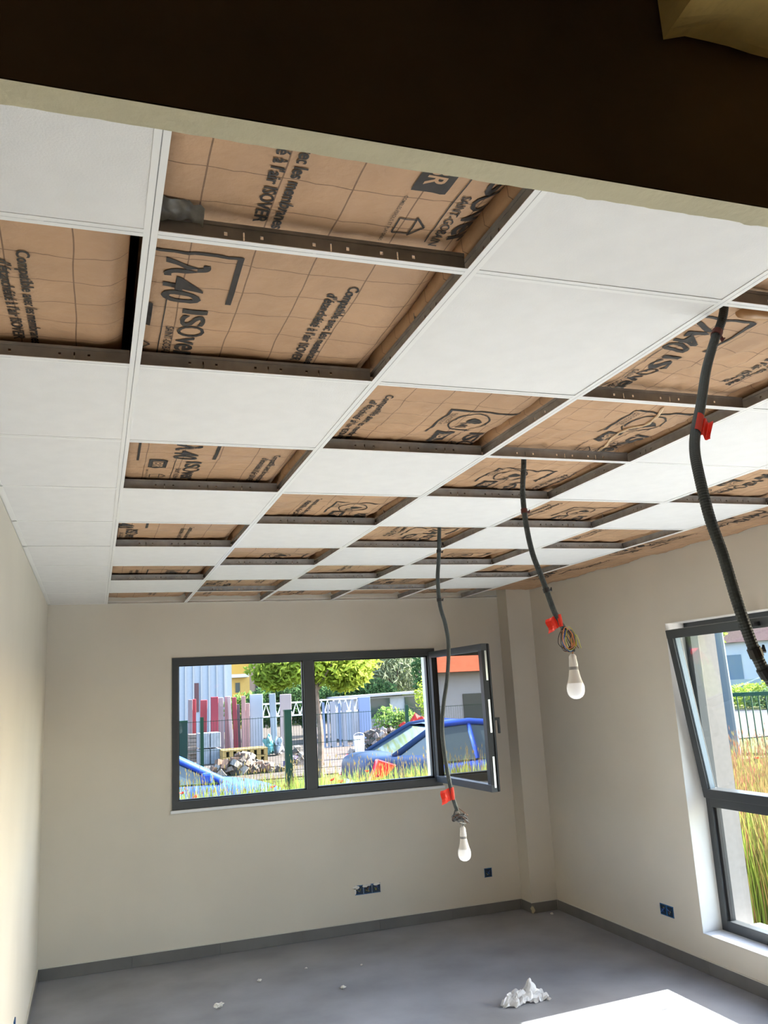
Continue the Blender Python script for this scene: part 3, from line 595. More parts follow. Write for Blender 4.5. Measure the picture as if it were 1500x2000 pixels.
# ------------------------------------------------------------------ scraps on the floor
def crumple(name, label, loc, size, seed, mt, cat='scrap', rz=0, grp=None):
    bm = bmesh.new(); bmesh.ops.create_icosphere(bm, subdivisions=3, radius=1)
    for v in bm.verts:
        n = noise.noise(v.co * 1.6 + Vector((seed, 0, 0))); n2 = noise.noise(v.co * 4.5 + Vector((0, seed, 0)))
        v.co *= 1 + 0.75 * n + 0.35 * n2
        v.co.x *= size[0]; v.co.y *= size[1]; v.co.z *= size[2]
    mz = min(v.co.z for v in bm.verts)
    for v in bm.verts: v.co.z -= mz
    me = bpy.data.meshes.new(name); bm.to_mesh(me); bm.free(); me.materials.append(mt)
    o = link(name, me, None, loc); o.rotation_euler = (0, 0, rz); return tag(o, label, cat, grp)
# crumpled plastic bag: a thin sheet gathered into ridges, with a raised twist
mb = MB(); na, nb = 44, 22
for j in range(nb + 1):
    for i in range(na + 1):
        a, b = i / na, j / nb * 2 - 1; wid = 0.020 + 0.050 * math.sin(PI * min(1, a * 1.15)) ** 0.7 if a < 0.87 else 0.03
        q = Vector((a * 5.0, b * 2.2, 1.7)); n1, n2, n3 = noise.noise(q), noise.noise(q * 2.3 + Vector((5, 0, 0))), noise.noise(q * 2.1 + Vector((0, 7, 2)))
        x = -0.15 + 0.29 * a + 0.022 * n2; y = b * wid * (1 + 0.5 * n3) + 0.03 * math.sin(a * 4) + 0.012 * n1
        z = max(0.001, 0.040 * (1 - b * b) * math.sin(PI * a) ** 0.5 + 0.042 * abs(n1) + 0.020 * n2)
        if 0.56 < a < 0.84: z += 0.065 * math.sin(PI * (a - 0.56) / 0.28) ** 2 * max(0, 1 - (b - 0.35) ** 2 * 2.2)
        mb.v.append((x, y, z))
for j in range(nb):
    for i in range(na): k = j * (na + 1) + i; mb.f.append((k, k + 1, k + na + 2, k + na + 1)); mb.mi.append(0)
o = mb.build('plastic_bag', SCRAP); o.location = (2.36, 4.17, 0.0); o.rotation_euler = (0, 0, 0.1); tag(o, 'white crumpled plastic bag twisted on the grey floor beside the sun patch', 'bag')
sm = o.modifiers.new('thick', 'SOLIDIFY'); sm.thickness = 0.0008
crumple('plaster_scrap', 'largest white plaster flake lying on the grey floor', (0.68, 4.955, 0), (0.030, 0.018, 0.012), 2.0, PLASTER, rz=0.6)
crumple('plaster_scrap', 'small pale flake on the floor behind the largest flake', (0.997, 5.32, 0), (0.013, 0.010, 0.007), 5.0, PLASTER)
crumple('plaster_scrap', 'small pale flake on the floor beneath the strip window, nearest the plastic bag', (1.457, 4.917, 0), (0.016, 0.010, 0.007), 8.0, PLASTER)
crumple('plaster_scrap', 'tiny crumb on the floor below the fixed pane of the strip window', (1.339, 5.427, 0), (0.008, 0.007, 0.005), 11.0, PLASTER)
crumple('plaster_scrap', 'tiny crumb on the floor below the triple blue flush box', (1.70, 5.302, 0), (0.008, 0.006, 0.005), 14.0, PLASTER)
crumple('plaster_scrap', 'crumb of plaster on the floor before the boxed column', (3.46, 5.78, 0), (0.012, 0.010, 0.008), 17.0, PLASTER)
crumple('foam_scrap', 'yellowish foam scrap stuck at the foot of the boxed column', (3.342, 5.878, 0), (0.015, 0.010, 0.022), 21.0, mat('foam_scrap', (0.50, 0.45, 0.30), 0.9))
# ================================================================== outdoors
OUT = 0.42
def gm(n, c, **k):
    f = k.pop('f', OUT)
    if 'two' in k: k['two'] = tuple(x * f for x in k['two'])
    return mat(n, tuple(x * f for x in c), k.pop('rough', 0.85), spec=k.pop('spec', 0.08), **k)
LAWN = gm('lawn', (0.15, 0.22, 0.05), two=(0.24, 0.24, 0.08), scale=0.6, f=.30); GRAVEL = gm('pale_gravel', (0.30, 0.25, 0.22), var=0.2, scale=2, f=.24)
ASPH = gm('asphalt', (0.20, 0.20, 0.21), var=0.1, scale=1.5, f=.22); PAVE = gm('pinkish_pavement', (0.36, 0.28, 0.24), var=0.06, f=.26)
struct('ground', MB().box(-80, 120, 6.4, 160, -0.35, -0.10).box(XO, 120, -40, 6.4, -0.35, -0.10), LAWN, 'open ground outside the building')
struct('road', MB().box(-40, 60, 10.1, 13.6, -0.099, -0.085), ASPH, 'street where the two cars stand outside the strip window')
struct('pavement', MB().box(-40, 12, 13.6, 14.6, -0.099, -0.03), PAVE, 'pinkish pavement beyond the parked cars')
struct('yard', MB().box(-30, 30, 20.5, 60, -0.099, -0.07), GRAVEL, 'pale gravel storage yard beyond the mesh fence')
struct('road_1', MB().box(24, 33, -40, 60, -0.099, -0.08), ASPH, 'grey road beyond the railing outside the tall window')
struct('bounce_terrace', MB().box(XO, 11, -14, 3.4, -0.099, -0.02), gm('bounce_pale', (0.46, 0.45, 0.43), var=.05, f=1.0), 'unseen terrace along the outside wall, pale to bounce sun indoors')  # out of view; kept pale to throw sunlight up through the windows
# tall grass
def grass(name, label, mt, n, regions, h, wd, seed, heads=None):
    rn = random.Random(seed); mb = MB()
    for _ in range(n):
        (x0, x1, y0, y1) = rn.choice(regions); x, y = rn.uniform(x0, x1), rn.uniform(y0, y1)
        a = rn.uniform(0, 2 * PI); hh = rn.uniform(*h); b = rn.uniform(0.03, 0.22) * hh; c, s_ = math.cos(a), math.sin(a); ww = wd * rn.uniform(.6, 1.3)
        P = []
        for t, k in ((0, 1), (0.5, 0.9), (0.85, 0.55)): P += [(x + c * b * t * t - s_ * ww * k, y + s_ * b * t * t + c * ww * k, -0.1 + hh * t), (x + c * b * t * t + s_ * ww * k, y + s_ * b * t * t - c * ww * k, -0.1 + hh * t)]
        P.append((x + c * b, y + s_ * b, -0.1 + hh)); mb.add(P, [(0, 1, 3, 2), (2, 3, 5, 4), (4, 5, 6)])
        if heads:
            z = -0.1 + hh; q = heads * rn.uniform(.6, 1.2)
            mb.add([(x + c * b + dx, y + s_ * b + dy, z + dz) for dx, dy, dz in ((0, 0, -q * 2), (q * .5, 0, 0), (0, q * .5, 0), (-q * .5, -q * .3, 0), (0, 0, q * 3))], [(0, 1, 2), (0, 2, 3), (0, 3, 1), (4, 2, 1), (4, 3, 2), (4, 1, 3)])
    me = bpy.data.meshes.new(name); me.from_pydata(mb.v, [], mb.f); me.materials.append(mt); me.update()
    return tag(link(name, me), label, 'grass', None, 'stuff')
BACKR = [(-1.5, 6.0, 8.3, 9.8), (-0.5, 5.0, 7.6, 9.0)]; RIGHTR = [(4.7, 6.5, 2.5, 8.2), (5.5, 9.0, 5.0, 10.0), (4.7, 7.0, 4.0, 8.0)]
GR = gm('grass_blade', (0.19, 0.27, 0.05), var=0.35, scale=1.2, transl=0.4, f=.8); GS = gm('straw_blade', (0.46, 0.36, 0.13), var=0.25, scale=2, transl=0.4, f=.42); GP = gm('seed_head', (0.46, 0.20, 0.12), var=0.25, scale=2, transl=0.4, f=.45)
grass('tall_grass', 'tall green grass growing outside the strip window', GR, 6500, BACKR, (0.70, 1.12), 0.009, 1)
grass('dry_grass', 'straw coloured dry stalks outside the strip window', GS, 1800, BACKR, (0.75, 1.24), 0.0035, 2, 0.010)
grass('meadow_grass', 'thick green meadow grass outside the tall window', GR, 16000, RIGHTR, (0.35, 0.95), 0.0055, 3)
grass('meadow_straw', 'straw coloured stalks in the meadow outside the tall window', GS, 14000, RIGHTR, (0.3, 1.1), 0.0035, 4, 0.013)
grass('meadow_seed_heads', 'reddish seed heads in the meadow outside the tall window', GP, 3000, RIGHTR, (0.4, 1.22), 0.003, 5, 0.016)
# poppies
POP = mat('poppy_red', (0.42, 0.035, 0.018), 0.6, transl=0.35)
def poppy():
    r = thing('poppy', 'x', 'flower'); MB().tube(spline([(0, 0, -1.0), (0.02, 0, -0.5), (0, 0, 0)], 4), 0.003, 5).build('stem', GR, r)
    for k in range(4):
        mb = MB(); a = k * PI / 2; n = 5
        for j in range(4):
            for i in range(n):
                t = (i / (n - 1) - 0.5) * 1.9; rr = 0.012 + 0.034 * j / 3; mb.v.append((rr * math.cos(a + t * 0.75), rr * math.sin(a + t * 0.75), 0.004 + 0.026 * (j / 3) ** 1.5 + 0.004 * math.sin(i * 2 + k)))
        for j in range(3):
            for i in range(n - 1): b = j * n + i; mb.f.append((b, b + 1, b + n + 1, b + n)); mb.mi.append(0)
        mb.build('petal', POP, r, smooth=True)
    MB().lathe([(0, 0), (0.010, 0.002), (0.011, 0.012), (0, 0.016)], 8).build('seed_pod', BLK, r); return r
pp = poppy(); first = True
rn = random.Random(12)
spots = [(0.80, 8.5, 0.92, 'red poppy in the lower left corner of the strip window'), (0.93, 8.4, 0.88, 'red poppy second from the left edge of the strip window'), (1.75, 8.5, 0.90, 'red poppy in front of the bright blue car bonnet'), (2.38, 8.4, 0.93, 'red poppy just left of the thick green fence post'), (2.52, 8.6, 0.88, 'low red poppy at the foot of the thick green fence post'),
         (2.80, 8.5, 0.98, 'tallest red poppy beside the mullion in the left pane'), (2.90, 8.4, 0.93, 'red poppy against the mullion, below the tallest one'), (3.22, 8.3, 0.86, 'red poppy beside the tail light of the navy car'), (4.05, 8.7, 0.90, 'red poppy in front of the navy car door'), (4.28, 8.5, 0.87, 'red poppy near the hinge of the open sash'),
         (5.6, 6.17, 0.66, 'upper red poppy of the pair in the lower pane of the tall window'), (5.6, 6.13, 0.50, 'second red poppy down in the lower pane of the tall window'), (5.4, 5.72, 0.13, 'low red poppy touching another near the meadow foot'), (5.4, 5.80, 0.07, 'lowest red poppy in the lower pane of the tall window'), (6.8, 7.0, 0.90, 'red poppy just above the transom of the tall window')]
for i, (x, y, z, lb) in enumerate(spots):
    o = pp if i == 0 else copy_tree(pp); o.location = (x, y, z); o.rotation_euler = (rn.uniform(-.6, .6), rn.uniform(-.6, .6), rn.uniform(0, 6)); s_ = rn.uniform(.55, .75); o.scale = (s_, s_, s_)
    o['label'] = lb; o['group'] = 'poppies in the meadow'
# cars
def car(name, label, paint, loc, ry=0, sedan=True):
    e = thing(name, label, 'car', loc, ry)
    PM = mat(name + '_paint_' + label.split()[0], paint, 0.42, spec=0.12); GL = mat('car_glass', (0.03, 0.045, 0.05), 0.08, spec=0.9); TY = mat('tyre', (0.02, 0.02, 0.02), 0.8); RL = mat('tail_light_red', (0.62, 0.02, 0.02), 0.2); 
    # stations along the car: x, bottom, waist, top of the body shell, half width
    B = [(-2.20, .42, .62, .86, .66), (-2.12, .30, .62, .98, .76), (-1.9, .24, .64, 1.03, .83), (-1.3, .20, .66, 1.00, .87), (-0.4, .18, .66, .95, .88), (0.6, .18, .66, .93, .88), (1.1, .20, .65, .92, .87), (1.6, .22, .62, .86, .84), (2.0, .26, .56, .76, .76), (2.18, .34, .50, .64, .62)]
    mb = MB(); n = 10
    for x, zb, zw, zt, hw in B:
        mb.v += [(x, -hw * .90, zb), (x, -hw, zb + .12), (x, -hw * 1.02, zw), (x, -hw * .96, zt - .07), (x, -hw * .86, zt), (x, hw * .86, zt), (x, hw * .96, zt - .07), (x, hw * 1.02, zw), (x, hw, zb + .12), (x, hw * .90, zb)]
    for i in range(len(B) - 1):
        for k in range(n): mb.f.append((i * n + k, i * n + (k + 1) % n, (i + 1) * n + (k + 1) % n, (i + 1) * n + k)); mb.mi.append(0)
    mb.f += [tuple(range(n)), tuple((len(B) - 1) * n + k for k in reversed(range(n)))]; mb.mi += [0, 0]
    o = mb.build('body', PM, e, smooth=True); sd = o.modifiers.new('s', 'SUBSURF'); sd.levels = 2; sd.render_levels = 2
    G = [(-1.72, .98, .70), (-0.98, 1.37, .58), (-0.35, 1.44, .56), (0.25, 1.41, .57), (1.18, .92, .72)]
    gb = MB(); rb = MB()
    lo = [(x, .95 if -1.7 < x < 1.1 else z, .80 if -1.7 < x < 1.1 else h) for x, z, h in G]
    for i in range(len(G) - 1):
        (xa, za, ha), (xb, zb, hb) = G[i], G[i + 1]; (_, la, wa), (_, lb, wb) = lo[i], lo[i + 1]
        for s_ in (-1, 1): gb.add([(xa, s_ * wa, la - .03), (xb, s_ * wb, lb - .03), (xb, s_ * hb, zb - .012), (xa, s_ * ha, za - .012)], [(0, 1, 2, 3)])
        if i in (0, 3): gb.add([(xa, -ha, za - .012), (xb, -hb, zb - .012), (xb, hb, zb - .012), (xa, ha, za - .012)], [(0, 1, 2, 3)])
    gb.build('windows', GL, e)
    mbr = MB()
    for i in (1, 2):
        (xa, za, ha), (xb, zb, hb) = G[i], G[i + 1]; mbr.add([(xa, -ha, za), (xb, -hb, zb), (xb, 0, zb + .03), (xa, 0, za + .03), (xb, hb, zb), (xa, ha, za)], [(0, 1, 2, 3), (3, 2, 4, 5)])
    for s_ in (-1, 1):
        mbr.tube([(G[0][0], s_ * G[0][2], .97), (G[1][0], s_ * G[1][2], G[1][1]), (G[2][0], s_ * G[2][2], G[2][1]), (G[3][0], s_ * G[3][2], G[3][1]), (G[4][0], s_ * G[4][2], G[4][1])], 0.048, 8)
        mbr.tube([(-0.35, s_ * .80, .93), (-0.35, s_ * .56, 1.43)], 0.035, 6)
    mbr.build('roof', PM, e, smooth=True)
    for sx in (-1.35, 1.32):
        for s_ in (-1, 1):
            M = Matrix.Translation((sx, s_ * .80, .22)) @ Matrix.Rotation(PI / 2, 4, 'X')
            wl = MB().lathe([(0.0, -.09), (.20, -.09), (.30, -.075), (.315, -.04), (.315, .04), (.30, .075), (.20, .09), (0.0, .09)], 20, M=M).build('wheel', TY, e, smooth=True)
            MB().lathe([(0.0, s_ * -.093), (.19, s_ * -.093)], 12, M=M).build('hub_cap', STEEL, wl)
    for s_ in (-1, 1):
        MB().prism([(-2.17, .64), (-2.02, .96), (-1.74, .86), (-1.90, .72), (-2.10, .64)], s_ * .70, s_ * .868).build('tail_light', RL, e, bevel=0.015)
        MB().prism([(2.14, .50), (2.10, .64), (1.78, .76), (1.80, .62)], s_ * .55, s_ * .80).build('head_lamp', SILLM, e, bevel=0.015)
        MB().box(.88, 1.02, s_ * .88 - .10 * (s_ < 0), s_ * .88 + .10 * (s_ > 0), .92, 1.05).build('mirror', PM, e, bevel=0.03)
    MB().box(-2.235, -2.21, -.26, .26, .52, .63).build('number_plate', SILLM, e)
    return e
car('sedan_car', 'bright blue parked car at the lower left of the strip window', (0.020, 0.055, 0.33), (0.33, 11.3, -0.085))
car('sedan_car', 'dark navy parked car with a red tail light outside the strip window', (0.012, 0.026, 0.065), (5.92, 12.3, -0.085))
# mesh fence behind the cars
FG = gm('fence_green', (0.025, 0.085, 0.050), rough=0.5)
f = thing('mesh_fence', 'thin green wire mesh fence beyond the parked cars', 'fence')
mb = MB(); y = 14.8
for i in range(330): x = -3.5 + 0.05 * i; mb.add([(x - .0022, y, -.05), (x + .0022, y, -.05), (x + .0022, y, 1.52), (x - .0022, y, 1.52)], [(0, 1, 2, 3)])
for z in (0.1, 0.55, 1.0, 1.5):
    mb.add([(-3.5, y + .004, z - .004), (13, y + .004, z - .004), (13, y + .004, z + .004), (-3.5, y + .004, z + .004)], [(0, 1, 2, 3)])
o = mb.build('wire_mesh', FG, f); o['kind'] = 'stuff'
for x, r in ((-1.4, .03), (1.74, .03), (3.62, .03), (5.6, .03), (8.1, .03), (10.6, .03)): MB().box(x - r, x + r, y - .07, y - .02, -.1, 1.58).build('post', FG, f)
f2 = thing('fence_post', 'thick green fence post standing before the mesh in the left pane', 'post', (3.16, 14.2, -0.1)); MB().box(-.06, .06, -.05, .05, 0, 1.70).build('post_shaft', FG, f2); MB().box(-.066, .066, -.056, .056, 1.70, 1.73).build('post_cap', FG, f2)
f2 = thing('fence_post', 'dark green post at the left edge of the strip window', 'post', (1.33, 14.2, -0.1)); MB().box(-.10, .10, -.05, .05, 0, 1.62).build('post_shaft', gm('dark_green', (0.03, 0.07, 0.06)), f2); MB().box(-.106, .106, -.056, .056, 1.62, 1.65).build('post_cap', FG, f2)
struct('kerb', MB().box(-30, 30, 14.62, 14.78, -0.1, 0.02), gm('pale_kerb', (0.42, 0.38, 0.34), f=.25), 'pale kerb at the foot of the mesh fence')
# ---- storage yard: positions on the line of sight through the strip window
CX, CY, CZ = -0.0782, -0.747, 1.822
def yx(px, Y, py=1400):                                   # world x of a column of the view at depth Y
    dx, dy, dz = [(px - 750) / 1637.8 * R0[k] + (py - 1000) / 1637.8 * R1[k] + R2[k] for k in range(3)]
    t = (Y - CY) / dy; return CX + dx * t, CZ + dz * t
def span(p0, p1, t0, Y): a, z = yx(p0, Y, t0); b, _ = yx(p1, Y, t0); return a, b, z
SLABS = [(367, 375, 1367, (.36, .29, .33), 'pinkish grey leaning slab, first of the row from the left edge'), (375.5, 382, 1366, (.62, .10, .12), 'bright red slab beside the first grey slab'), (389, 402, 1368, (.60, .14, .17), 'broad red slab left of the gap in the row'),
         (411, 425, 1362, (.46, .09, .13), 'dark crimson slab right of the gap in the row'), (426, 437, 1363, (.66, .52, .56), 'whitish pink slab beside the dark crimson slab'), (438, 448, 1361, (.62, .35, .38), 'rose slab in the middle of the row'), (449, 455, 1360, (.70, .52, .54), 'narrow whitish slab leaning over the dark red one'),
         (456, 464, 1362, (.50, .12, .15), 'dark red slab behind the narrow leaning one'), (464.5, 470, 1376, (.25, .22, .25), 'narrow dark grey slab beside the dark red slab'), (470.5, 478, 1360, (.62, .36, .36), 'salmon slab with a stepped neighbour'), (478.5, 486, 1374, (.62, .40, .40), 'shorter salmon slab beside the pale blue slab'), (487, 511.5, 1357, (.60, .68, .80), 'wide pale blue slab ending the row'),
         (528.5, 540, 1355, (.45, .52, .62), 'blue grey slab standing apart near the mullion'), (545.5, 567, 1357, (.60, .50, .52), 'beige slab beside the mullion')]
for i, (a, b, t, c, lb) in enumerate(SLABS):
    Y = 30 + 0.25 * (i % 3); x0, x1, z = span(a, b, t, Y); e = tag(MB().box(-(x1 - x0) / 2, (x1 - x0) / 2, -.06, .06, 0, z + .1).build('stone_slab', gm('slab_%d' % i, c, var=0.08, scale=1.2), None, bevel=.012), lb, 'slab', 'upright slabs in the storage yard')
    e.location = ((x0 + x1) / 2, Y, -.09); e.rotation_euler = (math.radians(3), math.radians([0, 0, 1, 0, -1, 0, -3, -2, -2, 0, 0, 0, -2, 0][i]), 0)
def stack(name, label, cat, a, b, t, bt, Y, rows, mt, part, jit=0.0, cols=1, seed=0):
    x0, x1, z = span(a, b, t, Y); _, zb = yx(a, Y, bt); zb = -.07
    e = thing(name, label, cat, ((x0 + x1) / 2, Y, zb)); rn = random.Random(seed); h = (z - zb) / rows
    for r in range(rows):
        for k in range(cols):
            u0 = -(x1 - x0) / 2 + (x1 - x0) * k / cols; u1 = u0 + (x1 - x0) / cols; j = rn.uniform(-jit, jit)
            MB().box(u0 + j + .01, u1 + j - .01, -.4 + j, .4 + j, r * h + .01 * h, (r + .93) * h).build(part, mt, e, bevel=.01)
    return e
stack('stone_stack', 'rough grey brown stone stack behind the bright blue car', 'stones', 366, 386, 1434, 1475, 29, 7, gm('rough_stone', (.30, .25, .23), var=.3, scale=2), 'stone', .05, 1, 2)
stack('block_stack', 'pale blue grey stack of wrapped blocks in the yard', 'blocks', 386, 428, 1430, 1485, 27.5, 2, gm('wrapped_block', (.46, .50, .58), var=.1), 'block', .01, 2, 3)
pal = gm('yellow_pallet_wood', (.62, .42, .17), var=.12, scale=2)
for i, (a, b, t, bt) in enumerate(((430, 517, 1464, 1482),)):
    x0, x1, z = span(a, b, t, 27); zb = -.07; e = thing('pallet_stack', 'stack of yellow timber pallets behind the fence', 'pallets', ((x0 + x1) / 2, 27, zb)); hw = (x1 - x0) / 2
    for r in range(2):
        zz = r * (z - zb) / 2; hh = (z - zb) / 2
        MB().box(-hw, hw, -.5, .5, zz + hh * .72, zz + hh * .95).build('pallet_deck', pal, e)
        for k in range(7): u = -hw + .06 + (2 * hw - .12) * k / 6; MB().box(u - .06, u + .06, -.5, .5, zz, zz + hh * .70).build('pallet_bearer', pal, e)
def heap(name, label, cat, a, b, t, Y, mt, n, seed, base=None):
    x0, x1, z = span(a, b, t, Y); rn = random.Random(seed); mb = MB(); w_ = (x1 - x0) / 2
    for _ in range(n):
        u = rn.gauss(0, .42); u = max(-1, min(1, u)); v = rn.uniform(-.5, .5); hh = (z + .09) * (1 - abs(u) ** 1.6) * (1 - abs(v)); s_ = rn.uniform(.04, .16)
        M = Matrix.Translation((u * w_, v * w_ * .6, max(.03, hh * rn.uniform(.3, 1)))) @ Matrix.Rotation(rn.uniform(0, 6), 4, Vector((rn.random(), rn.random(), rn.random() + .1)).normalized()); mb.box(-s_, s_, -s_ * .7, s_ * .7, -s_ * .5, s_ * .5, rn.randrange(len(mt)), M)
    o = mb.build(name, mt); o.location = ((x0 + x1) / 2, Y, -.09); return tag(o, label, cat, None, 'stuff')
RUB = [gm('rubble_a', (.38, .30, .26)), gm('rubble_b', (.30, .19, .15)), gm('rubble_c', (.50, .44, .40)), gm('rubble_d', (.16, .14, .13))]
heap('rubble_heap', 'heap of broken stone in front of the pallets', 'rubble', 395, 545, 1478, 22.5, RUB, 160, 1)
heap('rubble_mound', 'dark heap of scrap beside the mullion', 'rubble', 555, 597, 1464, 24, RUB + [gm('scrap_violet', (.30, .22, .42))], 70, 2)
heap('debris_heap', 'heap of mixed debris behind the dark navy car', 'rubble', 690, 800, 1420, 27, RUB + [gm('debris_blue', (.35, .38, .45)), gm('debris_pink', (.55, .35, .33))], 130, 3)
def bag(label, a, b, t, Y, col, seed):
    x0, x1, z = span(a, b, t, Y); o = crumple('builders_bag', label, ((x0 + x1) / 2, Y, -.07), ((x1 - x0) / 2, .35, (z + .07) * .5), seed, gm('bag_%d' % seed, col), 'bag')
bag('turquoise sack lying in the yard', 516, 533, 1441, 29, (.25, .62, .60), 3); bag('white sack beside the turquoise sack', 533, 552, 1443, 29, (.72, .72, .78), 6)
x0, x1, z = span(694, 708, 1438, 25)
e = thing('bucket', 'white bucket standing in the yard behind the navy car', 'bucket', ((x0 + x1) / 2, 25, -.07)); MB().lathe([(0, 0), (.13, 0), (.17, z + .07), (.155, z + .07), (.12, .02)], 16).build('shell', PLASTER, e); MB().tube([(.17 * math.cos(t), 0, z + .07 + .10 * math.sin(t)) for t in [PI * k / 8 for k in range(9)]], .008, 5).build('bail', STEEL, e)
# steel posts and scaffold
STL = gm('scaffold_grey', (.40, .43, .50), rough=.5); STB = gm('scaffold_blue', (.22, .30, .46), rough=.5)
for i, (a, b, t) in enumerate(((629, 633, 1372), (638, 642, 1376), (644, 654, 1370), (660, 664, 1374), (667, 675, 1372), (686, 690, 1366))):
    x0, x1, z = span(a, b, t, 31); e = thing('scaffold_frame', ['thin blue', 'thin grey', 'broad grey', 'slim dark', 'wide blue grey', 'tall narrow'][i] + ' upright steel prop beyond the fence', 'prop', ((x0 + x1) / 2, 31, -.07)); r = (x1 - x0) / 2
    MB().box(-r, r, -.05, .05, 0, z + .07).build('upright', STB if i % 3 == 0 else STL, e); MB().box(-r - .05, r + .05, -.1, .1, 0, .04).build('foot_plate', STL, e)
for i, (a, b, t, lb) in enumerate(((512, 600, 1374, 'left pane'), (624, 690, 1366, 'right pane'))):
    x0, x1, z = span(a, b, t, 32.5); e = thing('lattice_girder', 'pale steel lattice girder lying across the yard, in the ' + lb, 'girder', ((x0 + x1) / 2, 32.5, -.07)); L = (x1 - x0) / 2 + .3; z += .07
    MB().box(-L, L, -.04, .04, z - .06, z).build('top_chord', SILLM, e); MB().box(-L, L, -.04, .04, z - .55, z - .49).build('bottom_chord', SILLM, e)
    for k in range(8): u = -L + 2 * L * k / 8; MB().tube([(u, 0, z - .52), (u + L / 8, 0, z - .03), (u + L / 4, 0, z - .52)], .03, 5).build('lacing', SILLM, e)
    for u in (-L + .1, L - .1): MB().box(u - .04, u + .04, -.04, .04, 0, z - .02).build('leg', STL, e)
# long low white shed, blue panel, red tarpaulin
x0, x1, z = span(692, 850, 1357, 34)
e = thing('site_shed', 'long low white shed behind the yard', 'shed', ((x0 + x1) / 2, 36, -.09)); L = (x1 - x0) / 2
MB().box(-L, L, -1.6, 1.6, 0, z - .05).build('wall', gm('shed_white', (.62, .64, .70), var=.04), e); MB().prism([(-L - .2, z - .05), (-L - .2, z + .05), (L + .2, z + .12), (L + .2, z + .02)], -1.9, 1.9).build('roof', gm('shed_roof', (.66, .64, .64)), e)
for u in (-.62, .30): MB().box(L * u, L * u + 1.0, -1.64, -1.58, .9, 1.7).build('window', mat('dark_pane', (.03, .04, .045), .15), e)
x0, x1, z = span(700, 722, 1362, 31.5); tag(MB().box(x0, x1, 31.45, 31.55, -.07, z).build('board', gm('blue_board', (.32, .42, .66)), None, origin=((x0 + x1) / 2, 31.5, -.07), bevel=.01), 'blue board standing before the white shed', 'board')
crumple('tarpaulin', 'bright red tarpaulin bundle above the navy car', (span(790, 838, 1400, 27)[0] + .4, 27, .45), (.42, .4, .34), 31, gm('red_tarp', (.68, .06, .05)), 'tarpaulin'); bpy.context.scene.objects['tarpaulin'].location.z = -.07; bpy.context.scene.objects['tarpaulin'].scale = (1, 1, 1.15)
# ---- trees and bushes
def leafmat(n, c): return gm(n, c, var=.35, scale=1.1, transl=.45, f=.75)
LG = leafmat('leaf_bright', (.33, .42, .06)); LW = leafmat('leaf_willow', (.30, .36, .22)); LD = leafmat('leaf_dark', (.07, .14, .05)); LM = leafmat('leaf_mid', (.18, .30, .07)); BARK = gm('bark', (.30, .22, .18), var=.3, scale=6)
def tree(name, label, loc, lumps, mt, n, ls, trunk=None, seed=0, hang=0, cat='tree'):
    rn = random.Random(seed); e = thing(name, label, cat, loc); mb = MB()
    for _ in range(n):
        cx, cy, cz, rx, ry, rz = rn.choice(lumps)
        while True:
            p = Vector((rn.uniform(-1, 1), rn.uniform(-1, 1), rn.uniform(-1, 1)))
            if .25 < p.length < 1: break
        p = Vector((cx + p.x * rx, cy + p.y * ry, cz + p.z * rz)); a = Vector((rn.gauss(0, 1), rn.gauss(0, 1), rn.gauss(0, 1) - hang)).normalized(); b = a.orthogonal().normalized(); s_ = ls * rn.uniform(.6, 1.4)
        mb.add([p - a * s_, p + b * s_ * (.5 if not hang else .18), p + a * s_, p - b * s_ * (.5 if not hang else .18)], [(0, 1, 2, 3)])
    me = bpy.data.meshes.new('crown'); me.from_pydata(mb.v, [], mb.f); me.materials.append(mt); me.update(); o = link('crown', me, e); o['kind'] = 'stuff'
    if trunk:
        r, h = trunk; tb = MB().tube(spline([(0, 0, 0), (.04, 0, h * .4), (-.03, 0, h * .75), (0, 0, h)], 4), [r * (1.15 - .5 * i / 12) for i in range(13)], 9)
        for k in range(5): a = k * 1.3; tb.tube([(0, 0, h * .8), (math.cos(a) * .9, math.sin(a) * .6, h * 1.15)], [r * .4, r * .15], 5)
        tb.build('trunk', BARK, e)
    return e
tx, _ = yx(622, 20); tree('street_tree', 'bright yellow green street tree with a slim trunk before the mullion', (tx, 20, -.1), [(-.7, 0, 2.7, 1.1, .8, .55), (.5, 0, 2.75, 1.2, .8, .6), (.8, .2, 2.5, .7, .6, .5), (0, 0, 3.5, 1.5, 1, .8), (-1.1, 0, 2.5, .5, .5, .4)], LG, 6000, .085, (.075, 2.6), 1)
tx, _ = yx(770, 42); tree('willow_tree', 'pale grey green willow behind the white shed', (tx, 42, -.1), [(0, 0, 3.6, 2.6, 1.6, 1.8), (-1.2, 0, 3, 1.4, 1, 1.3), (1.2, 0, 3.2, 1.4, 1, 1.5), (0, 0, 5, 2.2, 1.5, 1.6)], LW, 9500, .17, (.25, 3), 2, 1.2)
tx, _ = yx(838, 36); tree('dark_conifer', 'dark tree at the right edge of the strip window', (tx + .9, 38, -.1), [(0, 0, 3, .8, .8, 2.6)], LD, 1200, .16, (.15, 2.5), 3)
tx, _ = yx(828, 33); tree('shrub', 'yellow green shrub at the right end of the white shed', (tx, 32.5, -.1), [(0, 0, 1.7, .55, .5, .8), (.3, 0, 1.0, .6, .5, .7)], LG, 900, .09, (.04, 1.2), 4, 0, 'shrub')
tx, _ = yx(556, 40); tree('shrub', 'dark green bush behind the beige slab', (tx, 40, -.1), [(-.9, 0, 1.6, 1.0, .6, 1.0), (.4, 0, 1.8, 1.0, .6, 1.1), (1.2, 0, 1.3, .7, .5, .9)], LD, 3600, .11, (.06, 1), 5, 0, 'shrub')
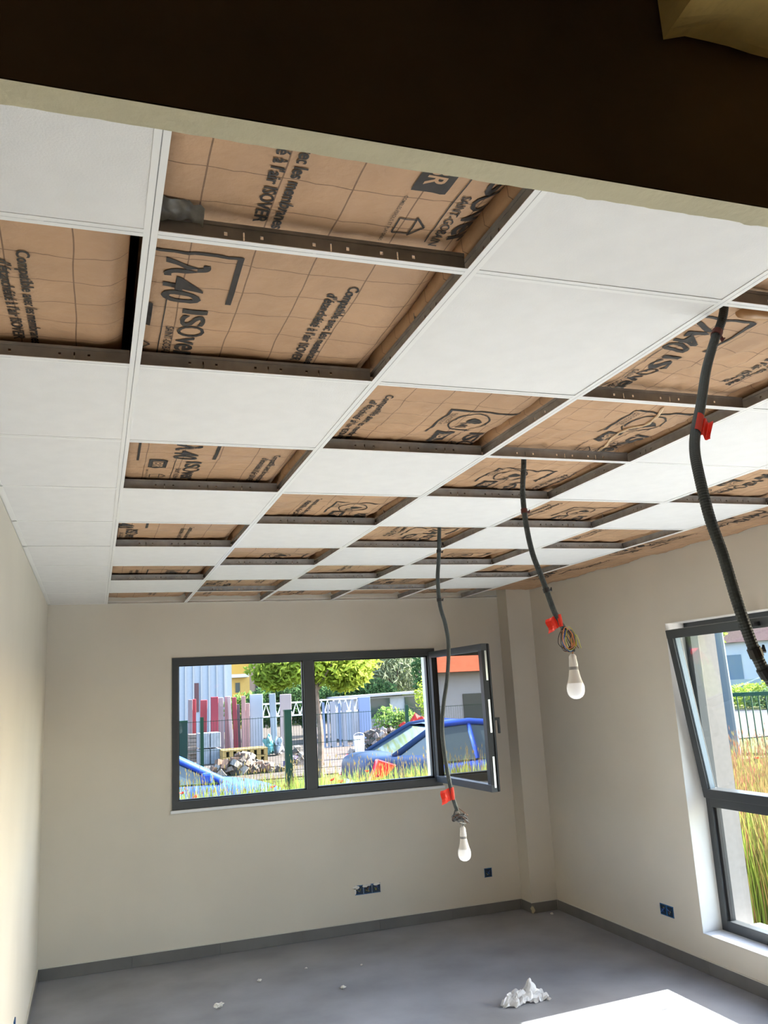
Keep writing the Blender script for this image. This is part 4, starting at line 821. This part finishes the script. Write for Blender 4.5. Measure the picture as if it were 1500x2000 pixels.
tx, _ = yx(492, 44); tree('shrub', 'mid green bush behind the wide pale blue slab', (tx, 44, -.1), [(0, 0, 1.5, 1.6, .6, .9)], LM, 1500, .12, (.06, 1), 6, 0, 'shrub')
tx, _ = yx(768, 33); tree('shrub', 'green bush growing against the white shed', (tx, 33.6, -.1), [(0, 0, .8, .7, .4, .6), (.8, 0, .7, .5, .4, .5)], LM, 900, .09, (.04, .7), 7, 0, 'shrub')
tx, _ = yx(660, 38); tree('shrub', 'dark hedge under the bright street tree crown', (tx, 38, -.1), [(0, 0, 1.6, 1.9, .6, .9), (1.6, 0, 1.7, 1.6, .6, 1.0)], LD, 3600, .12, (.06, 1), 8, 0, 'shrub')
for px, Y, lb, mt, sd in ((640, 62, 'broad mid green tree far behind the mullion', LM, 41), (715, 64, 'broad dark tree far behind the street tree crown', LD, 42), (790, 66, 'broad mid green tree far behind the willow', LM, 43), (850, 60, 'yellow green tree far behind the dark conifer', LG, 44), (580, 76, 'tall green tree far behind the white cottage', LM, 45)):
    tx, _ = yx(px, Y); tree('background_tree', lb, (tx, Y, -.1), [(0, 0, 3.0, 3.4, 1.5, 2.8), (0, 0, 6.0, 3.0, 1.5, 2.4)], mt, 3200, .26, (.25, 3), sd)
# ---- buildings behind the strip window
def house(name, label, x0, x1, y0, y1, h, wallc, parts):
    e = thing(name, label, 'building', ((x0 + x1) / 2, y0, -.1)); W_ = (x1 - x0) / 2; MB().box(-W_, W_, 0, y1 - y0, 0, h).build('wall', gm(name + '_' + label.split()[0], wallc, var=.03), e)
    for nm, c, bx in parts: MB().box(*bx).build(nm, c, e)
    return e, W_
PANE = mat('dark_pane', (.03, .04, .045), .15); WHT = gm('white_trim', (.70, .71, .74))
a, b, _ = span(330, 452, 1300, 55); e, W_ = house('warehouse', 'tall pale blue white building with vertical cladding', a, b, 55, 65, 9, (.66, .72, .82), [])
for k in range(8): u = -W_ + 2 * W_ * (k + .5) / 8; MB().box(u - .25, u - .17, -.08, .0, 0, 9).build('cladding_rib', WHT, e)
MB().box(-W_ + 1.55, -W_ + 1.85, -.06, .02, 1.4, 3.2).build('window', gm('brown_shutter', (.22, .12, .13)), e)
a, b, _ = span(452, 487, 1300, 60); e, W_ = house('apartment_building', 'ochre yellow apartment block with white balconies', a, b, 60, 70, 9, (.68, .47, .16), [])
for z in (1.6, 3.55, 5.6): MB().box(-W_ - .1, W_ * .7, -.9, 0, z, z + .22).build('balcony_slab', WHT, e); MB().box(-W_ - .1, W_ * .7, -.9, -.85, z + .22, z + .9).build('balcony_front', gm('balcony_ochre', (.62, .40, .10)), e); MB().box(-W_ * .6, -W_ * .1, -.04, .02, z + .5, z + 1.6).build('window', PANE, e)
a, b, _ = span(487, 532, 1300, 62); e, W_ = house('apartment_building', 'pinkish beige house wall with small dark windows', a, b, 62, 70, 8, (.55, .44, .40), [])
for u in (-.5, .05, .55):
    for z in (2.3, 4.6): MB().box(W_ * u, W_ * u + .45, -.05, .02, z, z + 1.0).build('window', PANE, e)
a, b, _ = span(532, 610, 1325, 66); e, W_ = house('cottage', 'small white house behind the dark green bush', a, b, 66, 72, 3.4, (.66, .68, .78), [])
MB().prism([(-W_ - .3, 3.4), (0, 4.6), (W_ + .3, 3.4)], -.3, 6.3).build('roof', gm('grey_roof', (.36, .34, .38)), e)
# building seen mirrored in the open sash
e, W_ = house('roadside_house', 'white house with red roof mirrored in the open sash', -22, -4.0, 26, 33, 2.55, (.72, .73, .78), [])
MB().prism([(-.6, 2.5), (3.5, 4.9), (7.6, 2.5)], -W_ - .4, W_ + .4, axis='x').build('roof', gm('red_tiles', (.50, .13, .07), var=.12), e)
for u in (-7.5, -5.2, -2.9, -.6, 1.7, 4.0, 6.3): MB().box(u, u + 1.3, -.05, .02, .8, 1.75).build('window', PANE, e)
# ---- beyond the tall window
RG = gm('railing_green', (.03, .11, .075), rough=.5)
e = thing('railing', 'green steel railing beyond the meadow', 'fence', (13.2, 14.4, -.1)); ang = math.atan2(-1.0, .62); e.rotation_euler = (0, 0, ang)
MB().box(-1.5, 9, -.03, .03, 1.44, 1.52).build('top_rail', RG, e); MB().box(-1.5, 9, -.02, .02, .2, .26).build('bottom_rail', RG, e)
for k in range(70): MB().box(-1.45 + .15 * k - .011, -1.45 + .15 * k + .011, -.011, .011, .22, 1.46).build('bar', RG, e)
for u in (-1.25, 1.75, 4.75, 7.75): MB().box(u - .065, u + .065, -.06, .06, 0, 1.66).build('post', RG, e)
def rx(px, py, X):
    dx, dy, dz = [(px - 750) / 1637.8 * R0[k] + (py - 1000) / 1637.8 * R1[k] + R2[k] for k in range(3)]
    t = (X - CX) / dx; return CY + dy * t, CZ + dz * t
yy, _ = rx(1419, 1380, 11.5); e = thing('lamp_post', 'grey tapered street pole before the railing', 'post', (11.5, yy, -.1)); MB().lathe([(0, 0), (.155, 0), (.14, 1.5), (.10, 4), (.07, 7), (0, 7)], 14).build('shaft', gm('pole_grey', (.23, .27, .31)), e); MB().box(-.2, .2, -.2, .2, 0, .03).build('base_plate', STL, e)
yy, _ = rx(1440, 1270, 45); e = thing('roadside_house', 'white house with a pink tiled roof beyond the road', 'building', (45, yy, -.1)); e.rotation_euler = (0, 0, math.radians(-43))
MB().box(-7, 7, 0, 7, 0, 4.3).build('wall', gm('white_render', (.72, .75, .84)), e); MB().prism([(-7.4, 4.2), (-7.4, 4.35), (0, 6.6), (7.4, 4.35), (7.4, 4.2)], -.5, 7.5).build('roof', gm('pink_tiles', (.66, .36, .32), var=.08), e)
for u in (-4.6, -1.0, 2.4): MB().box(u, u + 1.2, -.05, .03, 1.5, 3.3).build('window', gm('blue_shutter', (.22, .30, .42)), e); MB().box(u - .15, u + 1.35, -.25, 0, 1.3, 1.5).build('window_sill', WHT, e)
e2 = tag(MB().box(-9, 12, -.1, .1, 0, 1.55).build('garden_wall', gm('pale_wall', (.55, .62, .66))), 'pale garden wall before the pink roofed house', 'wall'); e2.location = (40, rx(1440, 1300, 40)[0], -.1); e2.rotation_euler = (0, 0, math.radians(-43))
for i, (px, X, h, lb) in enumerate(((1412, 36, 1.2, 'rounded green hedge left of the grey pole'), (1450, 35, 1.3, 'bright hedge in front of the garden wall'), (1490, 34, 1.0, 'low dark hedge nearest the conduit'))):
    yy, _ = rx(px, 1330, X); tree('hedge', lb, (X, yy, -.1), [(0, 0, h * .55, 1.3, 1.3, h * .5), (.9, -.9, h * .6, 1.0, 1.0, h * .55)], [LM, LG, LD][i], 1300, .12, (.05, .6), 20 + i, 0, 'hedge')
yy, _ = rx(1390, 1255, 15); tree('street_tree', 'leafy tree at the outer edge of the tall window', (15, yy + .25, -.1), [(0, 0, 3.3, .7, .7, .75), (.2, .2, 4.2, .9, .9, .8)], LG, 1000, .085, (.07, 2.8), 30)
